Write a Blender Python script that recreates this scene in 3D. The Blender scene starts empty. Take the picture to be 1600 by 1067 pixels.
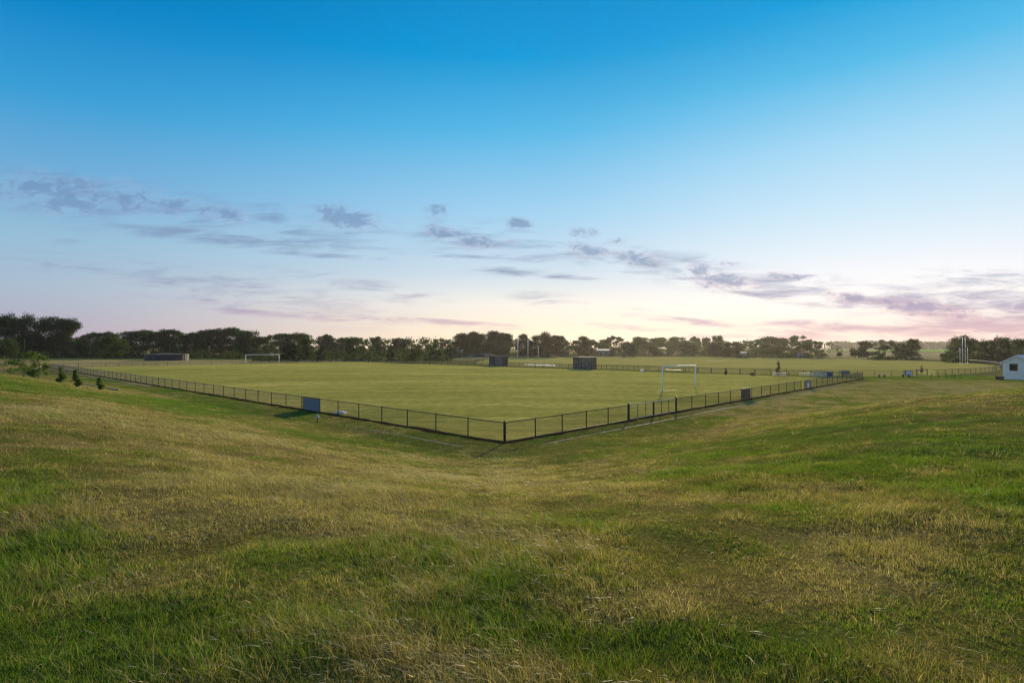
import bpy, math, random
import numpy as np
from mathutils import Vector, Matrix

S = bpy.context.scene
COL = S.collection
R = math.radians

# ------------------------------------------------------------------ camera
F, HZ, CAMZ = 871.0, 542.5, 5.06          # focal length in photo pixels, horizon row, eye height above the pitch
cam_d = bpy.data.cameras.new('camera'); cam = bpy.data.objects.new('camera', cam_d); COL.objects.link(cam)
cam.location = (0, 0, CAMZ); cam.rotation_euler = (R(90), 0, 0)
cam_d.sensor_width = 36; cam_d.lens = F / 1600 * 36; cam_d.shift_y = 9 / 1600
cam_d.clip_start = .05; cam_d.clip_end = 20000
S.camera = cam

# ------------------------------------------------------------------ exposure, sun, sky
S.view_settings.view_transform = 'Standard'; S.view_settings.look = 'None'
S.view_settings.exposure = .36; S.view_settings.gamma = 1
SUN_EL, SUN_AZ = 14.0, 16.8
ld = bpy.data.lights.new('sun', 'SUN'); sun = bpy.data.objects.new('sun', ld); COL.objects.link(sun)
ld.energy = 5.0; ld.angle = R(1.6); ld.color = (1, .80, .52)
sdir = Vector((math.sin(R(SUN_AZ)) * math.cos(R(SUN_EL)), math.cos(R(SUN_AZ)) * math.cos(R(SUN_EL)), math.sin(R(SUN_EL))))
sun.rotation_euler = (-sdir).to_track_quat('-Z', 'Y').to_euler()

def lin(r, g, b):
    f = lambda c: c / 12.92 if c <= .04045 else ((c + .055) / 1.055) ** 2.4
    return (f(r / 255), f(g / 255), f(b / 255), 1)

W = bpy.data.worlds.new('World'); S.world = W; W.use_nodes = True
def build_sky():
    nt = W.node_tree; N = nt.nodes; L = nt.links; N.clear()
    def nd(t, **k):
        n = N.new(t)
        for a, b in k.items(): setattr(n, a, b)
        return n
    def put(sock, v):
        if isinstance(v, bpy.types.NodeSocket): L.new(v, sock)
        else: sock.default_value = v
    def m(op, a, b=0., c=None, clamp=False):
        n = nd('ShaderNodeMath', operation=op, use_clamp=clamp); put(n.inputs[0], a); put(n.inputs[1], b)
        if c is not None: put(n.inputs[2], c)
        return n.outputs[0]
    def ss(v, a, b, lo=0., hi=1.):
        n = nd('ShaderNodeMapRange', interpolation_type='SMOOTHSTEP'); put(n.inputs[0], v)
        for i, q in enumerate((a, b, lo, hi)): n.inputs[i + 1].default_value = q
        return n.outputs[0]
    def mix(f, a, b):
        n = nd('ShaderNodeMix', data_type='RGBA'); put(n.inputs[0], f); put(n.inputs[6], a); put(n.inputs[7], b); return n.outputs[2]
    def ramp(v, stops):
        n = nd('ShaderNodeValToRGB'); put(n.inputs[0], v); cr = n.color_ramp
        while len(cr.elements) < len(stops): cr.elements.new(.5)
        for e, (p, c) in zip(cr.elements, stops): e.position = p; e.color = lin(*c)
        return n.outputs[0]
    d = nd('ShaderNodeTexCoord').outputs['Generated']
    sx = nd('ShaderNodeSeparateXYZ'); L.new(d, sx.inputs[0]); x, y, z = sx.outputs
    front = ss(y, .05, .3)
    ys = m('MAXIMUM', y, .06)
    u, v = m('DIVIDE', x, ys), m('DIVIDE', z, ys)
    left = ramp(z, [(0, (180, 166, 186)), (.03, (178, 172, 190)), (.085, (168, 186, 206)), (.15, (148, 188, 214)), (.23, (112, 172, 214)), (.33, (54, 156, 212)), (.43, (0, 132, 200)), (.52, (0, 114, 182)), (.8, (0, 80, 150))])
    mid = ramp(z, [(0, (255, 228, 190)), (.03, (255, 236, 210)), (.075, (246, 240, 230)), (.13, (204, 221, 234)), (.23, (160, 208, 238)), (.36, (84, 182, 230)), (.46, (0, 154, 218)), (.55, (0, 138, 205)), (.8, (0, 92, 170))])
    right = ramp(z, [(0, (246, 212, 202)), (.02, (252, 228, 214)), (.06, (255, 248, 243)), (.11, (246, 246, 250)), (.2, (206, 232, 248)), (.3, (164, 216, 244)), (.4, (84, 186, 232)), (.48, (0, 158, 222)), (.8, (0, 100, 178))])
    az = nd('ShaderNodeMath', operation='ARCTAN2'); put(az.inputs[0], x); put(az.inputs[1], y); a = az.outputs[0]
    base = mix(ss(a, -.8, .05), left, mid); base = mix(ss(a, .0, .65), base, right)
    back = ramp(z, [(0, (206, 196, 198)), (.1, (204, 210, 222)), (.3, (160, 196, 222)), (.6, (40, 132, 196)), (.9, (0, 90, 165))]); base = mix(front, back, base)
    nsk = nd('ShaderNodeTexSky', sky_type='NISHITA', sun_disc=False)
    nsk.sun_elevation = R(SUN_EL); nsk.sun_rotation = R(SUN_AZ); nsk.altitude = 0; nsk.air_density = 1; nsk.dust_density = .6; nsk.ozone_density = 2
    sc = nd('ShaderNodeVectorMath', operation='SCALE'); L.new(nsk.outputs[0], sc.inputs[0]); sc.inputs[3].default_value = .06
    base = mix(.015, base, sc.outputs[0])
    # clouds: stretched noise gated by soft ellipses that follow the band of evening cloud across the sky
    uv = nd('ShaderNodeCombineXYZ'); put(uv.inputs[0], u); put(uv.inputs[1], v); uv = uv.outputs[0]
    def P(px, py): return ((px - 800) / F, (HZ - py) / F)
    def ell(lst, base_in=None):
        out = base_in
        for px, py, rx, ry, tilt, k in lst:
            mp = nd('ShaderNodeMapping', vector_type='TEXTURE'); L.new(uv, mp.inputs[0])
            cx, cy = P(px, py); mp.inputs[1].default_value = (cx, cy, 0); mp.inputs[2].default_value = (0, 0, R(-tilt)); mp.inputs[3].default_value = (rx / F, ry / F, 1)
            ln = nd('ShaderNodeVectorMath', operation='LENGTH'); L.new(mp.outputs[0], ln.inputs[0])
            w = ss(ln.outputs['Value'], 0, 1.75, k, 0)
            out = w if out is None else m('MAXIMUM', out, w)
        return out
    def noise(sx_, sy_, sc_, det, rough, dist, w=0.):
        mp = nd('ShaderNodeMapping'); L.new(uv, mp.inputs[0]); mp.inputs[3].default_value = (sx_, sy_, 1); mp.inputs[1].default_value = (w, w * .7, w); mp.inputs[2].default_value = (0, 0, R(7))
        n = nd('ShaderNodeTexNoise'); L.new(mp.outputs[0], n.inputs[0]); n.inputs['Scale'].default_value = sc_; n.inputs['Detail'].default_value = det; n.inputs['Roughness'].default_value = rough; n.inputs['Distortion'].default_value = dist
        return n.outputs[0]
    puffs = ell([(60, 300, 110, 34, 8, .8), (180, 305, 90, 26, 12, .85), (265, 322, 40, 16, 5, 1), (350, 332, 60, 16, 10, .95), (110, 318, 60, 14, 0, .8),
                 (545, 340, 62, 17, 12, 1), (525, 328, 30, 12, 0, 1), (684, 330, 26, 12, -8, .9), (690, 362, 30, 12, 8, 1), (742, 380, 42, 11, 8, 1), (808, 350, 22, 11, 6, 1), (803, 378, 14, 5, 0, .7),
                 (912, 363, 24, 8, 0, 1), (918, 392, 32, 12, 12, 1), (962, 377, 24, 6, -8, .85), (1000, 405, 44, 12, 8, .95), (1028, 400, 20, 8, 0, .8), (1092, 424, 22, 13, 5, 1), (1130, 440, 54, 14, 10, 1),
                 (1232, 432, 40, 7, 0, 1), (1330, 466, 46, 9, 4, 1), (1440, 482, 96, 12, 7, 1), (1500, 494, 60, 7, 5, .9), (1140, 412, 16, 5, 0, .7)])
    n1 = noise(1, 2.0, 30, 9, .66, .7); n2 = noise(1, 2.4, 9, 6, .6, .4, 3.)
    nn = m('ADD', m('MULTIPLY', n1, .6), m('MULTIPLY', n2, .4))
    c1 = m('MULTIPLY', ss(m('ADD', m('MULTIPLY', puffs, .62), m('MULTIPLY', m('SUBTRACT', nn, .5), 3.0)), .0, .74), ss(puffs, .02, .4))
    streaks = ell([(190, 320, 260, 44, 8, .5), (480, 350, 200, 40, 8, .4), (760, 375, 180, 34, 8, .4), (1010, 412, 170, 28, 8, .45), (1250, 455, 200, 30, 8, .45), (350, 455, 320, 36, 9, .42), (1450, 478, 160, 22, 7, .8), (300, 372, 110, 9, 6, .9), (420, 380, 130, 10, 5, .95), (500, 398, 90, 5, 4, .8), (330, 365, 150, 7, 4, .8), (230, 435, 160, 8, 11, .55), (420, 455, 150, 12, 14, .5), (560, 445, 150, 14, 10, .4),
                   (430, 492, 120, 6, 5, .75), (640, 500, 160, 5, 3, .75), (800, 425, 90, 8, 4, .75), (870, 432, 70, 4, 3, .7), (720, 400, 70, 5, 4, .5), (1190, 462, 90, 7, 4, .7), (1240, 455, 50, 6, 4, .5),
                   (100, 378, 40, 5, 0, .6), (60, 410, 90, 5, 8, .4), (860, 470, 70, 16, 5, .35), (1030, 480, 60, 10, 4, .3), (640, 470, 120, 10, 8, .3),
                   (1160, 512, 170, 7, 6, .7), (1320, 512, 160, 10, 2, .8), (1500, 512, 180, 16, 0, .95), (1250, 528, 240, 7, 0, .7), (1560, 470, 110, 26, 4, .72), (1540, 440, 110, 18, 2, .6), (1590, 495, 80, 12, 0, .9), (1580, 530, 120, 14, 0, .9), (1020, 515, 120, 6, 5, .4), (780, 515, 120, 5, 2, .35)])
    n3 = noise(1, 6.5, 9, 6, .62, .5, 7.)
    c2 = m('MULTIPLY', ss(m('ADD', m('MULTIPLY', streaks, .62), m('MULTIPLY', m('SUBTRACT', n3, .5), 2.0)), .0, .74), ss(streaks, .02, .4))
    low = ss(v, .02, .13)
    ccol = ramp(v, [(0, (214, 172, 178)), (.035, (206, 170, 184)), (.07, (172, 160, 186)), (.14, (142, 160, 188)), (.25, (120, 152, 190)), (.4, (104, 140, 185))])
    edge = ramp(v, [(0, (250, 205, 195)), (.05, (240, 195, 195)), (.12, (206, 186, 204)), (.25, (150, 178, 212))])
    out = mix(m('MULTIPLY', m('MULTIPLY', c2, .9), front), base, ccol)
    rim = mix(ss(c1, .35, .85), edge, ccol)
    out = mix(m('MULTIPLY', m('MULTIPLY', c1, .84), front), out, rim)
    bg = nd('ShaderNodeBackground'); L.new(out, bg.inputs[0]); bg.inputs[1].default_value = .80
    L.new(bg.outputs[0], nd('ShaderNodeOutputWorld').inputs[0])
build_sky()
S.cycles.use_denoising = True; S.cycles.denoiser = 'OPENIMAGEDENOISE'; S.cycles.denoising_input_passes = 'RGB_ALBEDO_NORMAL'; S.cycles.denoising_prefilter = 'NONE'; S.cycles.pixel_filter_type = 'BLACKMAN_HARRIS'; S.cycles.filter_width = 1.35
S.cycles.max_bounces = 8; S.cycles.transparent_max_bounces = 16; S.cycles.volume_bounces = 0

# ------------------------------------------------------------------ helpers
rng = np.random.default_rng(7)
random.seed(7)
def at(px, py, z=0.):                      # the point of the level ground seen at a photo pixel
    Y = F * (CAMZ - z) / (py - HZ); return Vector(((px - 800) / F * Y, Y, z))
def hash2(ix, iy, s):
    h = (ix.astype(np.int64) * 374761393 + iy.astype(np.int64) * 668265263 + s * 974711) & 0xffffffff
    h = ((h ^ (h >> 13)) * 1274126177) & 0xffffffff
    return ((h ^ (h >> 16)) & 0xffff) / 65535.
def vnoise(x, y, s=0):
    ix, iy = np.floor(x), np.floor(y); fx, fy = x - ix, y - iy
    fx, fy = fx * fx * (3 - 2 * fx), fy * fy * (3 - 2 * fy)
    a, b, c, d = hash2(ix, iy, s), hash2(ix + 1, iy, s), hash2(ix, iy + 1, s), hash2(ix + 1, iy + 1, s)
    return (a + (b - a) * fx) + ((c + (d - c) * fx) - (a + (b - a) * fx)) * fy
def fbm(x, y, s=0, o=3):
    t, w, k = 0, 0, 1.
    for i in range(o): t = t + k * vnoise(x * 2 ** i + 17 * i, y * 2 ** i - 9 * i, s + i); w += k; k *= .55
    return t / w
def smooth(a, b, v):
    t = np.clip((v - a) / (b - a), 0, 1); return t * t * (3 - 2 * t)

A0 = np.array([-.4, 29.5]); EL = np.array([-.7261, .6876]); ER = np.array([.6876, .7261]); LEN, WID = 155.0, 82.0
def pitch_ab(x, y):
    return (x - A0[0]) * EL[0] + (y - A0[1]) * EL[1], (x - A0[0]) * ER[0] + (y - A0[1]) * ER[1]
def pp(a, b, z=0.):                        # pitch coordinates to a point
    q = A0 + EL * a + ER * b; return Vector((q[0], q[1], z))
def outside(x, y):                         # metres outside the near fences (negative on the pitch)
    a, b = pitch_ab(x, y); return np.maximum(-a, -b)
def height(x, y):
    x = np.asarray(x, float); y = np.asarray(y, float)
    a, b = pitch_ab(x, y)
    dl = np.maximum(-b, 0) * (1 - smooth(50, 115, a)); dr = np.maximum(-a, 0) * (1 - smooth(8, 62, b))
    e = (dl ** 6 + dr ** 6 + 1e-9) ** (1 / 6)
    k = smooth(2.6, 22, e)
    h = 3.3 * k
    h = h + k * ((fbm(x * .16, y * .16, 5, 2) - .5) * .42 + (fbm(x * .6, y * .6, 9, 2) - .5) * .16)
    return h + smooth(2.6, 5, e) * (vnoise(x * 1.7, y * 1.7, 3) - .5) * .07
def hit(px, py):                           # first point of the terrain along the ray of a photo pixel
    t = np.geomspace(2, 400, 4000); X = (px - 800) / F * t; Z = CAMZ - (py - HZ) / F * t
    i = int(np.argmax(Z < height(X, t))); return Vector((X[i], t[i], float(height(X[i], t[i]))))
CAM_OFF = 1.75 - (CAMZ - float(height(0., 0.)))

def tag(o, label=None, cat=None, group=None, kind=None):
    if label: o['label'] = label
    if cat: o['category'] = cat
    if group: o['group'] = group
    if kind: o['kind'] = kind
    return o
def thing(name, loc, label, cat, group=None, rz=0.):
    o = bpy.data.objects.new(name, None); COL.objects.link(o); o.location = loc; o.rotation_euler = (0, 0, rz); o.empty_display_size = .3
    return tag(o, label, cat, group)
def link_mesh(name, me, parent=None, m=None):
    o = bpy.data.objects.new(name, me); COL.objects.link(o)
    if parent: o.parent = parent
    if m: me.materials.append(m)
    return o
def np_mesh(name, V, T, cols=None, smooth_=False):  # triangles or quads from arrays
    me = bpy.data.meshes.new(name); k = T.shape[1]
    me.vertices.add(len(V)); me.vertices.foreach_set('co', np.ascontiguousarray(V, dtype=np.float32).ravel())
    me.loops.add(T.size); me.loops.foreach_set('vertex_index', np.ascontiguousarray(T, dtype=np.int32).ravel())
    me.polygons.add(len(T)); me.polygons.foreach_set('loop_start', np.arange(0, T.size, k, dtype=np.int32))
    if smooth_: me.polygons.foreach_set('use_smooth', np.ones(len(T), dtype=bool))
    if cols is not None:
        at_ = me.color_attributes.new('tint', 'FLOAT_COLOR', 'POINT')
        c4 = np.ones((len(V), 4), np.float32); c4[:, :3] = cols; at_.data.foreach_set('color', c4.ravel())
    me.update(calc_edges=True); return me
class MB:                                   # boxes, tubes and prisms gathered into ONE mesh
    def __init__(s): s.v = []; s.f = []
    def box(s, c, size, ex=(1, 0, 0), ey=(0, 1, 0), ez=(0, 0, 1)):
        c = Vector(c); ex, ey, ez = Vector(ex), Vector(ey), Vector(ez); hx, hy, hz = [q / 2 for q in size]; n = len(s.v)
        for i in (-1, 1):
            for j in (-1, 1):
                for k in (-1, 1): s.v.append(c + ex * hx * i + ey * hy * j + ez * hz * k)
        s.f += [tuple(n + q for q in t) for t in ((0, 1, 3, 2), (4, 6, 7, 5), (0, 4, 5, 1), (2, 3, 7, 6), (0, 2, 6, 4), (1, 5, 7, 3))]; return s
    def tube(s, pts, rad, n=8, cap=True):
        pts = [Vector(p) for p in pts]; rad = rad if isinstance(rad, (list, tuple)) else [rad] * len(pts); st = len(s.v)
        for i, p in enumerate(pts):
            d = (pts[min(i + 1, len(pts) - 1)] - pts[max(i - 1, 0)]).normalized(); q = d.orthogonal().normalized() if abs(d.z) < .9 else Vector((1, 0, 0))
            q = (q - d * q.dot(d)).normalized(); w = d.cross(q)
            for k in range(n): t = 2 * math.pi * k / n; s.v.append(p + (q * math.cos(t) + w * math.sin(t)) * rad[i])
        for i in range(len(pts) - 1):
            for k in range(n): s.f.append((st + i * n + k, st + i * n + (k + 1) % n, st + (i + 1) * n + (k + 1) % n, st + (i + 1) * n + k))
        if cap: s.f.append(tuple(st + k for k in reversed(range(n)))); s.f.append(tuple(st + (len(pts) - 1) * n + k for k in range(n)))
        return s
    def poly(s, pts):
        n = len(s.v); s.v += [Vector(p) for p in pts]; s.f.append(tuple(range(n, n + len(pts)))); return s
    def slab(s, pts, down):                 # a flat outline with thickness along a vector
        n = len(s.v); k = len(pts); d = Vector(down); s.v += [Vector(p) for p in pts] + [Vector(p) + d for p in pts]
        s.f.append(tuple(range(n, n + k))); s.f.append(tuple(reversed(range(n + k, n + 2 * k))))
        for i in range(k): s.f.append((n + i, n + k + i, n + k + (i + 1) % k, n + (i + 1) % k))
        return s
    def build(s, name, m, parent=None, smooth_=False):
        me = bpy.data.meshes.new(name); me.from_pydata([tuple(v) for v in s.v], [], s.f); me.update()
        if smooth_: me.polygons.foreach_set('use_smooth', np.ones(len(me.polygons), dtype=bool))
        return link_mesh(name, me, parent, m)

# ------------------------------------------------------------------ materials
def mat(name, col, rough=.7, metal=0., var=.15, scale=3., spec=.4, bump=0., bscale=60.):
    m = bpy.data.materials.new(name); m.use_nodes = True; N = m.node_tree.nodes; L = m.node_tree.links; b = N['Principled BSDF']
    b.inputs['Roughness'].default_value = rough; b.inputs['Metallic'].default_value = metal; b.inputs['Specular IOR Level'].default_value = spec
    tc = N.new('ShaderNodeTexCoord'); n = N.new('ShaderNodeTexNoise'); n.inputs['Scale'].default_value = scale; n.inputs['Detail'].default_value = 5
    L.new(tc.outputs['Object'], n.inputs[0]); r = N.new('ShaderNodeValToRGB'); L.new(n.outputs[0], r.inputs[0])
    r.color_ramp.elements[0].position = .3; r.color_ramp.elements[1].position = .7
    r.color_ramp.elements[0].color = tuple(c * (1 - var) for c in col) + (1,); r.color_ramp.elements[1].color = tuple(min(1, c * (1 + var)) for c in col) + (1,)
    L.new(r.outputs[0], b.inputs['Base Color'])
    if bump:
        n2 = N.new('ShaderNodeTexNoise'); n2.inputs['Scale'].default_value = bscale; L.new(tc.outputs['Object'], n2.inputs[0])
        bp = N.new('ShaderNodeBump'); bp.inputs['Strength'].default_value = bump; L.new(n2.outputs[0], bp.inputs['Height']); L.new(bp.outputs[0], b.inputs['Normal'])
    return m
def leaf_mat(name, trans=.4, rough=.55, spec=.25, tcol=(1.1, 1.25, .6)):
    m = bpy.data.materials.new(name); m.use_nodes = True; N = m.node_tree.nodes; L = m.node_tree.links; b = N['Principled BSDF']; o = N['Material Output']
    ca = N.new('ShaderNodeVertexColor'); ca.layer_name = 'tint'; L.new(ca.outputs[0], b.inputs['Base Color'])
    b.inputs['Roughness'].default_value = rough; b.inputs['Specular IOR Level'].default_value = spec
    mu = N.new('ShaderNodeMix'); mu.data_type = 'RGBA'; mu.blend_type = 'MULTIPLY'; mu.inputs[0].default_value = 1; L.new(ca.outputs[0], mu.inputs[6]); mu.inputs[7].default_value = (*tcol, 1)
    t = N.new('ShaderNodeBsdfTranslucent'); L.new(mu.outputs[2], t.inputs[0]); mx = N.new('ShaderNodeMixShader'); mx.inputs[0].default_value = trans
    L.new(b.outputs[0], mx.inputs[1]); L.new(t.outputs[0], mx.inputs[2]); L.new(mx.outputs[0], o.inputs[0]); return m
M_BLACK = mat('black_paint', (.012, .012, .013), .45, 0, .3, 8)
M_WIRE = mat('dark_wire', (.07, .068, .06), .35, .6, .2, 8)
M_GALV = mat('galvanised_rail', (.42, .41, .38), .38, .7, .15, 10)
M_WHITE = mat('white_paint', (.74, .76, .76), .45, 0, .05, 4)
M_CONC = mat('pale_concrete', (.12, .112, .08), .85, 0, .25, 5, bump=.3)
M_BARK = mat('bark', (.13, .095, .07), .9, 0, .4, 3, bump=.5, bscale=9)
M_WEATHER = mat('weathered_timber', (.26, .23, .19), .8, 0, .25, 5)
M_NAVY = mat('dark_blue_sheet', (.022, .030, .048), .5, 0, .2, 2)
M_DARK = mat('dark_grey_sheet', (.016, .017, .019), .6, 0, .2, 3)
M_PANE = mat('smoky_plastic_pane', (.21, .235, .29), .5, 0, .2, 1.5, spec=.5)
M_SOIL = mat('bare_soil', (.030, .024, .012), .95, 0, .6, 2.5, spec=0)
LEAF = leaf_mat('tree_leaf', .42, .65, .05, (1.15, 1.45, .5))
GRASS = leaf_mat('grass_blade', .48, .55, .18, (1.22, 1.25, .7))

# ------------------------------------------------------------------ the ground
PATCH = [  # photo px, py, half width, half height, straw weight: dry and lush patches of the meadow
    (270, 765, 200, 34, .8), (480, 790, 180, 40, .55), (350, 680, 240, 26, .6), (700, 745, 170, 20, .7), (150, 640, 170, 22, .55), (620, 820, 120, 40, .35),
    (1250, 640, 260, 22, .65), (1480, 640, 200, 16, .45), (950, 720, 160, 18, .25), (1150, 800, 260, 40, .22), (1400, 850, 260, 50, .3), (1000, 930, 130, 26, .5), (1330, 920, 160, 30, .5),
    (860, 850, 100, 20, .3), (30, 830, 70, 22, .5), (60, 915, 60, 20, .4), (270, 905, 60, 18, .5), (650, 1040, 90, 30, .5), (840, 1060, 60, 20, .4), (1500, 1000, 120, 40, .35), (450, 990, 70, 40, .3),
    (1400, 705, 170, 16, -.45), (1250, 725, 90, 12, -.35), (1560, 770, 90, 18, -.3), (1450, 665, 260, 18, .3), (1250, 760, 300, 20, .2), (120, 990, 260, 90, -.75), (150, 860, 200, 40, -.35), (60, 750, 90, 50, -.3), (560, 950, 150, 40, -.45), (740, 905, 130, 34, -.55),
    (760, 990, 120, 40, -.4), (1010, 1010, 150, 40, -.75), (1240, 1000, 120, 30, -.5), (1130, 870, 60, 10, -.5), (260, 625, 110, 12, -.3), (560, 660, 170, 14, -.15), (1430, 604, 170, 9, .5), (1560, 625, 120, 14, .35), (700, 860, 60, 20, -.3),
    (1050, 670, 120, 10, -.3), (40, 690, 80, 14, -.1), (150, 620, 200, 16, .35), (420, 655, 160, 14, .3), (960, 960, 60, 14, .4), (1450, 740, 60, 12, .2)]
PW = []
for px, py, dx, dy, w in PATCH:
    c, n_, f_, e_ = hit(px, py), hit(px, min(py + dy, 1066)), hit(px, max(py - dy, 592)), hit(px + dx, py)
    PW.append((c.x, c.y, max(abs(e_.x - c.x), .2), max((f_.y - n_.y) / 2, .25), (px - 800) / F, w))
def dryness(x, y):
    s = .35 + .22 * smooth(38, 75, np.hypot(x, y)) + .7 * (fbm(x * .07, y * .07, 21, 2) - .5) + .8 * (fbm(x * .33, y * .33, 31, 3) - .5) + .8 * (fbm(x * 1.4, y * 1.4, 41, 2) - .5)
    for cx, cy, rx, ry, sl, w in PW:
        s = s + .8 * w * np.exp(-(((x - cx) - sl * (y - cy)) / rx) ** 2 - ((y - cy) / ry) ** 2) * 2 * smooth(.28, .66, fbm(x * .55, y * .55, 77, 3))
    return np.clip(s, 0, 1)
LUSH, DULL, OLIVE, STRAW, BROWN = [np.array(c) for c in ((.078, .178, .012), (.135, .180, .021), (.215, .192, .038), (.40, .325, .17), (.195, .148, .065))]
def mixc(a, b, t): return a + (b - a) * t[:, None]
def meadow(x, y):
    s = dryness(x, y); c = mixc(LUSH[None], DULL[None], smooth(0, .35, s)); c = mixc(c, OLIVE[None], smooth(.3, .65, s)); return mixc(c, np.array([(.31, .25, .085)]), smooth(.55, 1., s)), s
def axis(lo, hi, step, far, g):
    a = list(np.arange(lo, hi + 1e-6, step)); s = step; p = a[-1]
    while p < far: s *= g; p += s; a.append(p)
    s = step; p = a[0]; pre = []
    while p > -far: s *= g; p -= s; pre.append(p)
    return np.array(pre[::-1] + a)
gx, gy = axis(-48, 48, .4, 2400, 1.09), axis(-6, 52, .4, 2400, 1.09)
X, Y = np.meshgrid(gx, gy); X, Y = X.ravel(), Y.ravel()
Zg = height(X, Y)
near = np.hypot(X, Y) < 130
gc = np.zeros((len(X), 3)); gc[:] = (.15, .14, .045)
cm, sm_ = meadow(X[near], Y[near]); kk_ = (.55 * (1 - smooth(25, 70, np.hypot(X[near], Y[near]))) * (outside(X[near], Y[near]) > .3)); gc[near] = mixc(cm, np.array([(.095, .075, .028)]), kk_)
ga, gb = pitch_ab(X, Y)
bey = smooth(80, 100, gb) * (1 - smooth(20, 60, ga)) * 0
lf = smooth(LEN - 6, LEN + 4, ga) * smooth(-40, -20, gb) * (Y > 60)
gc = mixc(gc, np.array([(.30, .23, .095)]), np.clip(lf, 0, 1))
nx, ny = len(gx), len(gy); I = np.arange(nx * ny).reshape(ny, nx)
quads = np.stack([I[:-1, :-1], I[:-1, 1:], I[1:, 1:], I[1:, :-1]], -1).reshape(-1, 4)
def ground_mat(name, attr=True, col=(.2, .2, .05), stripes=None, var=.35, bump=.6, fine=.12):
    m = bpy.data.materials.new(name); m.use_nodes = True; N = m.node_tree.nodes; L = m.node_tree.links; b = N['Principled BSDF']
    b.inputs['Roughness'].default_value = .9; b.inputs['Specular IOR Level'].default_value = .0
    tc = N.new('ShaderNodeTexCoord')
    def noise(sc, det, r=.6, mapping=None):
        n = N.new('ShaderNodeTexNoise'); n.inputs['Scale'].default_value = sc; n.inputs['Detail'].default_value = det; n.inputs['Roughness'].default_value = r
        src = tc.outputs['Object']
        if mapping: mp = N.new('ShaderNodeMapping'); L.new(src, mp.inputs[0]); mp.inputs[2].default_value = (0, 0, mapping[0]); mp.inputs[3].default_value = mapping[1]; src = mp.outputs[0]
        L.new(src, n.inputs[0]); return n.outputs[0]
    def ramp(v, a, ca, c, cb):
        r = N.new('ShaderNodeValToRGB'); L.new(v, r.inputs[0]); e = r.color_ramp.elements; e[0].position = a; e[1].position = c; e[0].color = (*ca, 1); e[1].color = (*cb, 1); return r.outputs[0]
    def mul(a, bb, f=1.):
        x = N.new('ShaderNodeMix'); x.data_type = 'RGBA'; x.blend_type = 'MULTIPLY'; x.inputs[0].default_value = f; L.new(a, x.inputs[6]); L.new(bb, x.inputs[7]); return x.outputs[2]
    if attr:
        ca = N.new('ShaderNodeVertexColor'); ca.layer_name = 'tint'; c = ca.outputs[0]
    else:
        c = N.new('ShaderNodeRGB').outputs[0]; c.default_value = (*col, 1)
    c = mul(c, ramp(noise(1.1, 8), .25, (1 - var,) * 3, .75, (1 + var,) * 3)); c = mul(c, ramp(noise(22, 4, .7), .3, (1 - fine,) * 3, .7, (1 + fine,) * 3)); c = mul(c, ramp(noise(.05, 4), .3, (.82, .86, .8), .7, (1.18, 1.12, 1.15)))
    if stripes:
        for ang, scl, k in stripes: c = mul(c, ramp(noise(1, 3, .5, (ang, scl)), .38, (1 - k, 1 - k * .7, 1 - k), .62, (1 + k, 1 + k * .8, 1 + k)))
    L.new(c, b.inputs['Base Color'])
    bp = N.new('ShaderNodeBump'); bp.inputs['Strength'].default_value = bump; bp.inputs['Distance'].default_value = .06; L.new(noise(14, 8, .7), bp.inputs['Height']); L.new(bp.outputs[0], b.inputs['Normal'])
    return m
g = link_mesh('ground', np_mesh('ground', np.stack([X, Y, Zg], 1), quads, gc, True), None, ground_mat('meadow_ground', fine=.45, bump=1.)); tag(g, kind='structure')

ang = math.atan2(EL[1], EL[0])
M_PITCH = ground_mat('mown_pitch', False, (.39, .338, .074), [(-ang, (.02, .42, 1), .10), (-ang + 1.571, (.012, .16, 1), .08), (.12, (.03, .5, 1), .10), (-.1, (.10, 1.6, 1), .07)], .3, 1.)
M_OVAL = ground_mat('mown_oval', False, (.375, .325, .082), [(-.45, (.012, .12, 1), .06)], .12, 1.)
def sheet(name, pts, z, m, seg=None):
    o = MB().poly([(p[0], p[1], z) for p in pts]).build(name, m); return tag(o, kind='structure')
# pitch with a slight crown, as a grid
na, nb = 60, 34
pa, pb = np.meshgrid(np.linspace(.25, LEN - .25, na), np.linspace(.25, WID - .25, nb)); pa, pb = pa.ravel(), pb.ravel()
crown = .012 + .38 * smooth(0, 22, np.minimum(np.minimum(pa, LEN - pa), np.minimum(pb, WID - pb)))
PX = A0[0] + EL[0] * pa + ER[0] * pb; PY = A0[1] + EL[1] * pa + ER[1] * pb
Ip = np.arange(na * nb).reshape(nb, na); q4 = np.stack([Ip[:-1, :-1], Ip[1:, :-1], Ip[1:, 1:], Ip[:-1, 1:]], -1).reshape(-1, 4)
tag(link_mesh('sports_pitch', np_mesh('sports_pitch', np.stack([PX, PY, crown], 1), q4, None, True), None, M_PITCH), kind='structure')
def pz(a, b): return .012 + .38 * float(smooth(0, 22, np.array(min(a, LEN - a, b, WID - b))))
OVAL_PX = [(745, 568.5), (772, 570.3), (800, 571.6), (837, 573), (900, 575), (1000, 578.3), (1143, 583), (1250, 586.3), (1348, 588), (1420, 588), (1470, 586.3), (1500, 584.6), (1527, 582.8), (1550, 580.8), (1562, 578.6), (1566, 576.3),
           (1563, 573.2), (1550, 570.6), (1521, 567.5), (1480, 565), (1420, 562.5), (1330, 560.4), (1200, 558.6), (1100, 557.8), (1000, 557.4), (900, 557.4), (850, 557.9), (800, 559.4), (760, 562), (742, 565)]
oval = [at(*p) for p in OVAL_PX]
sheet('oval_field', oval, .02, M_OVAL)
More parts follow.
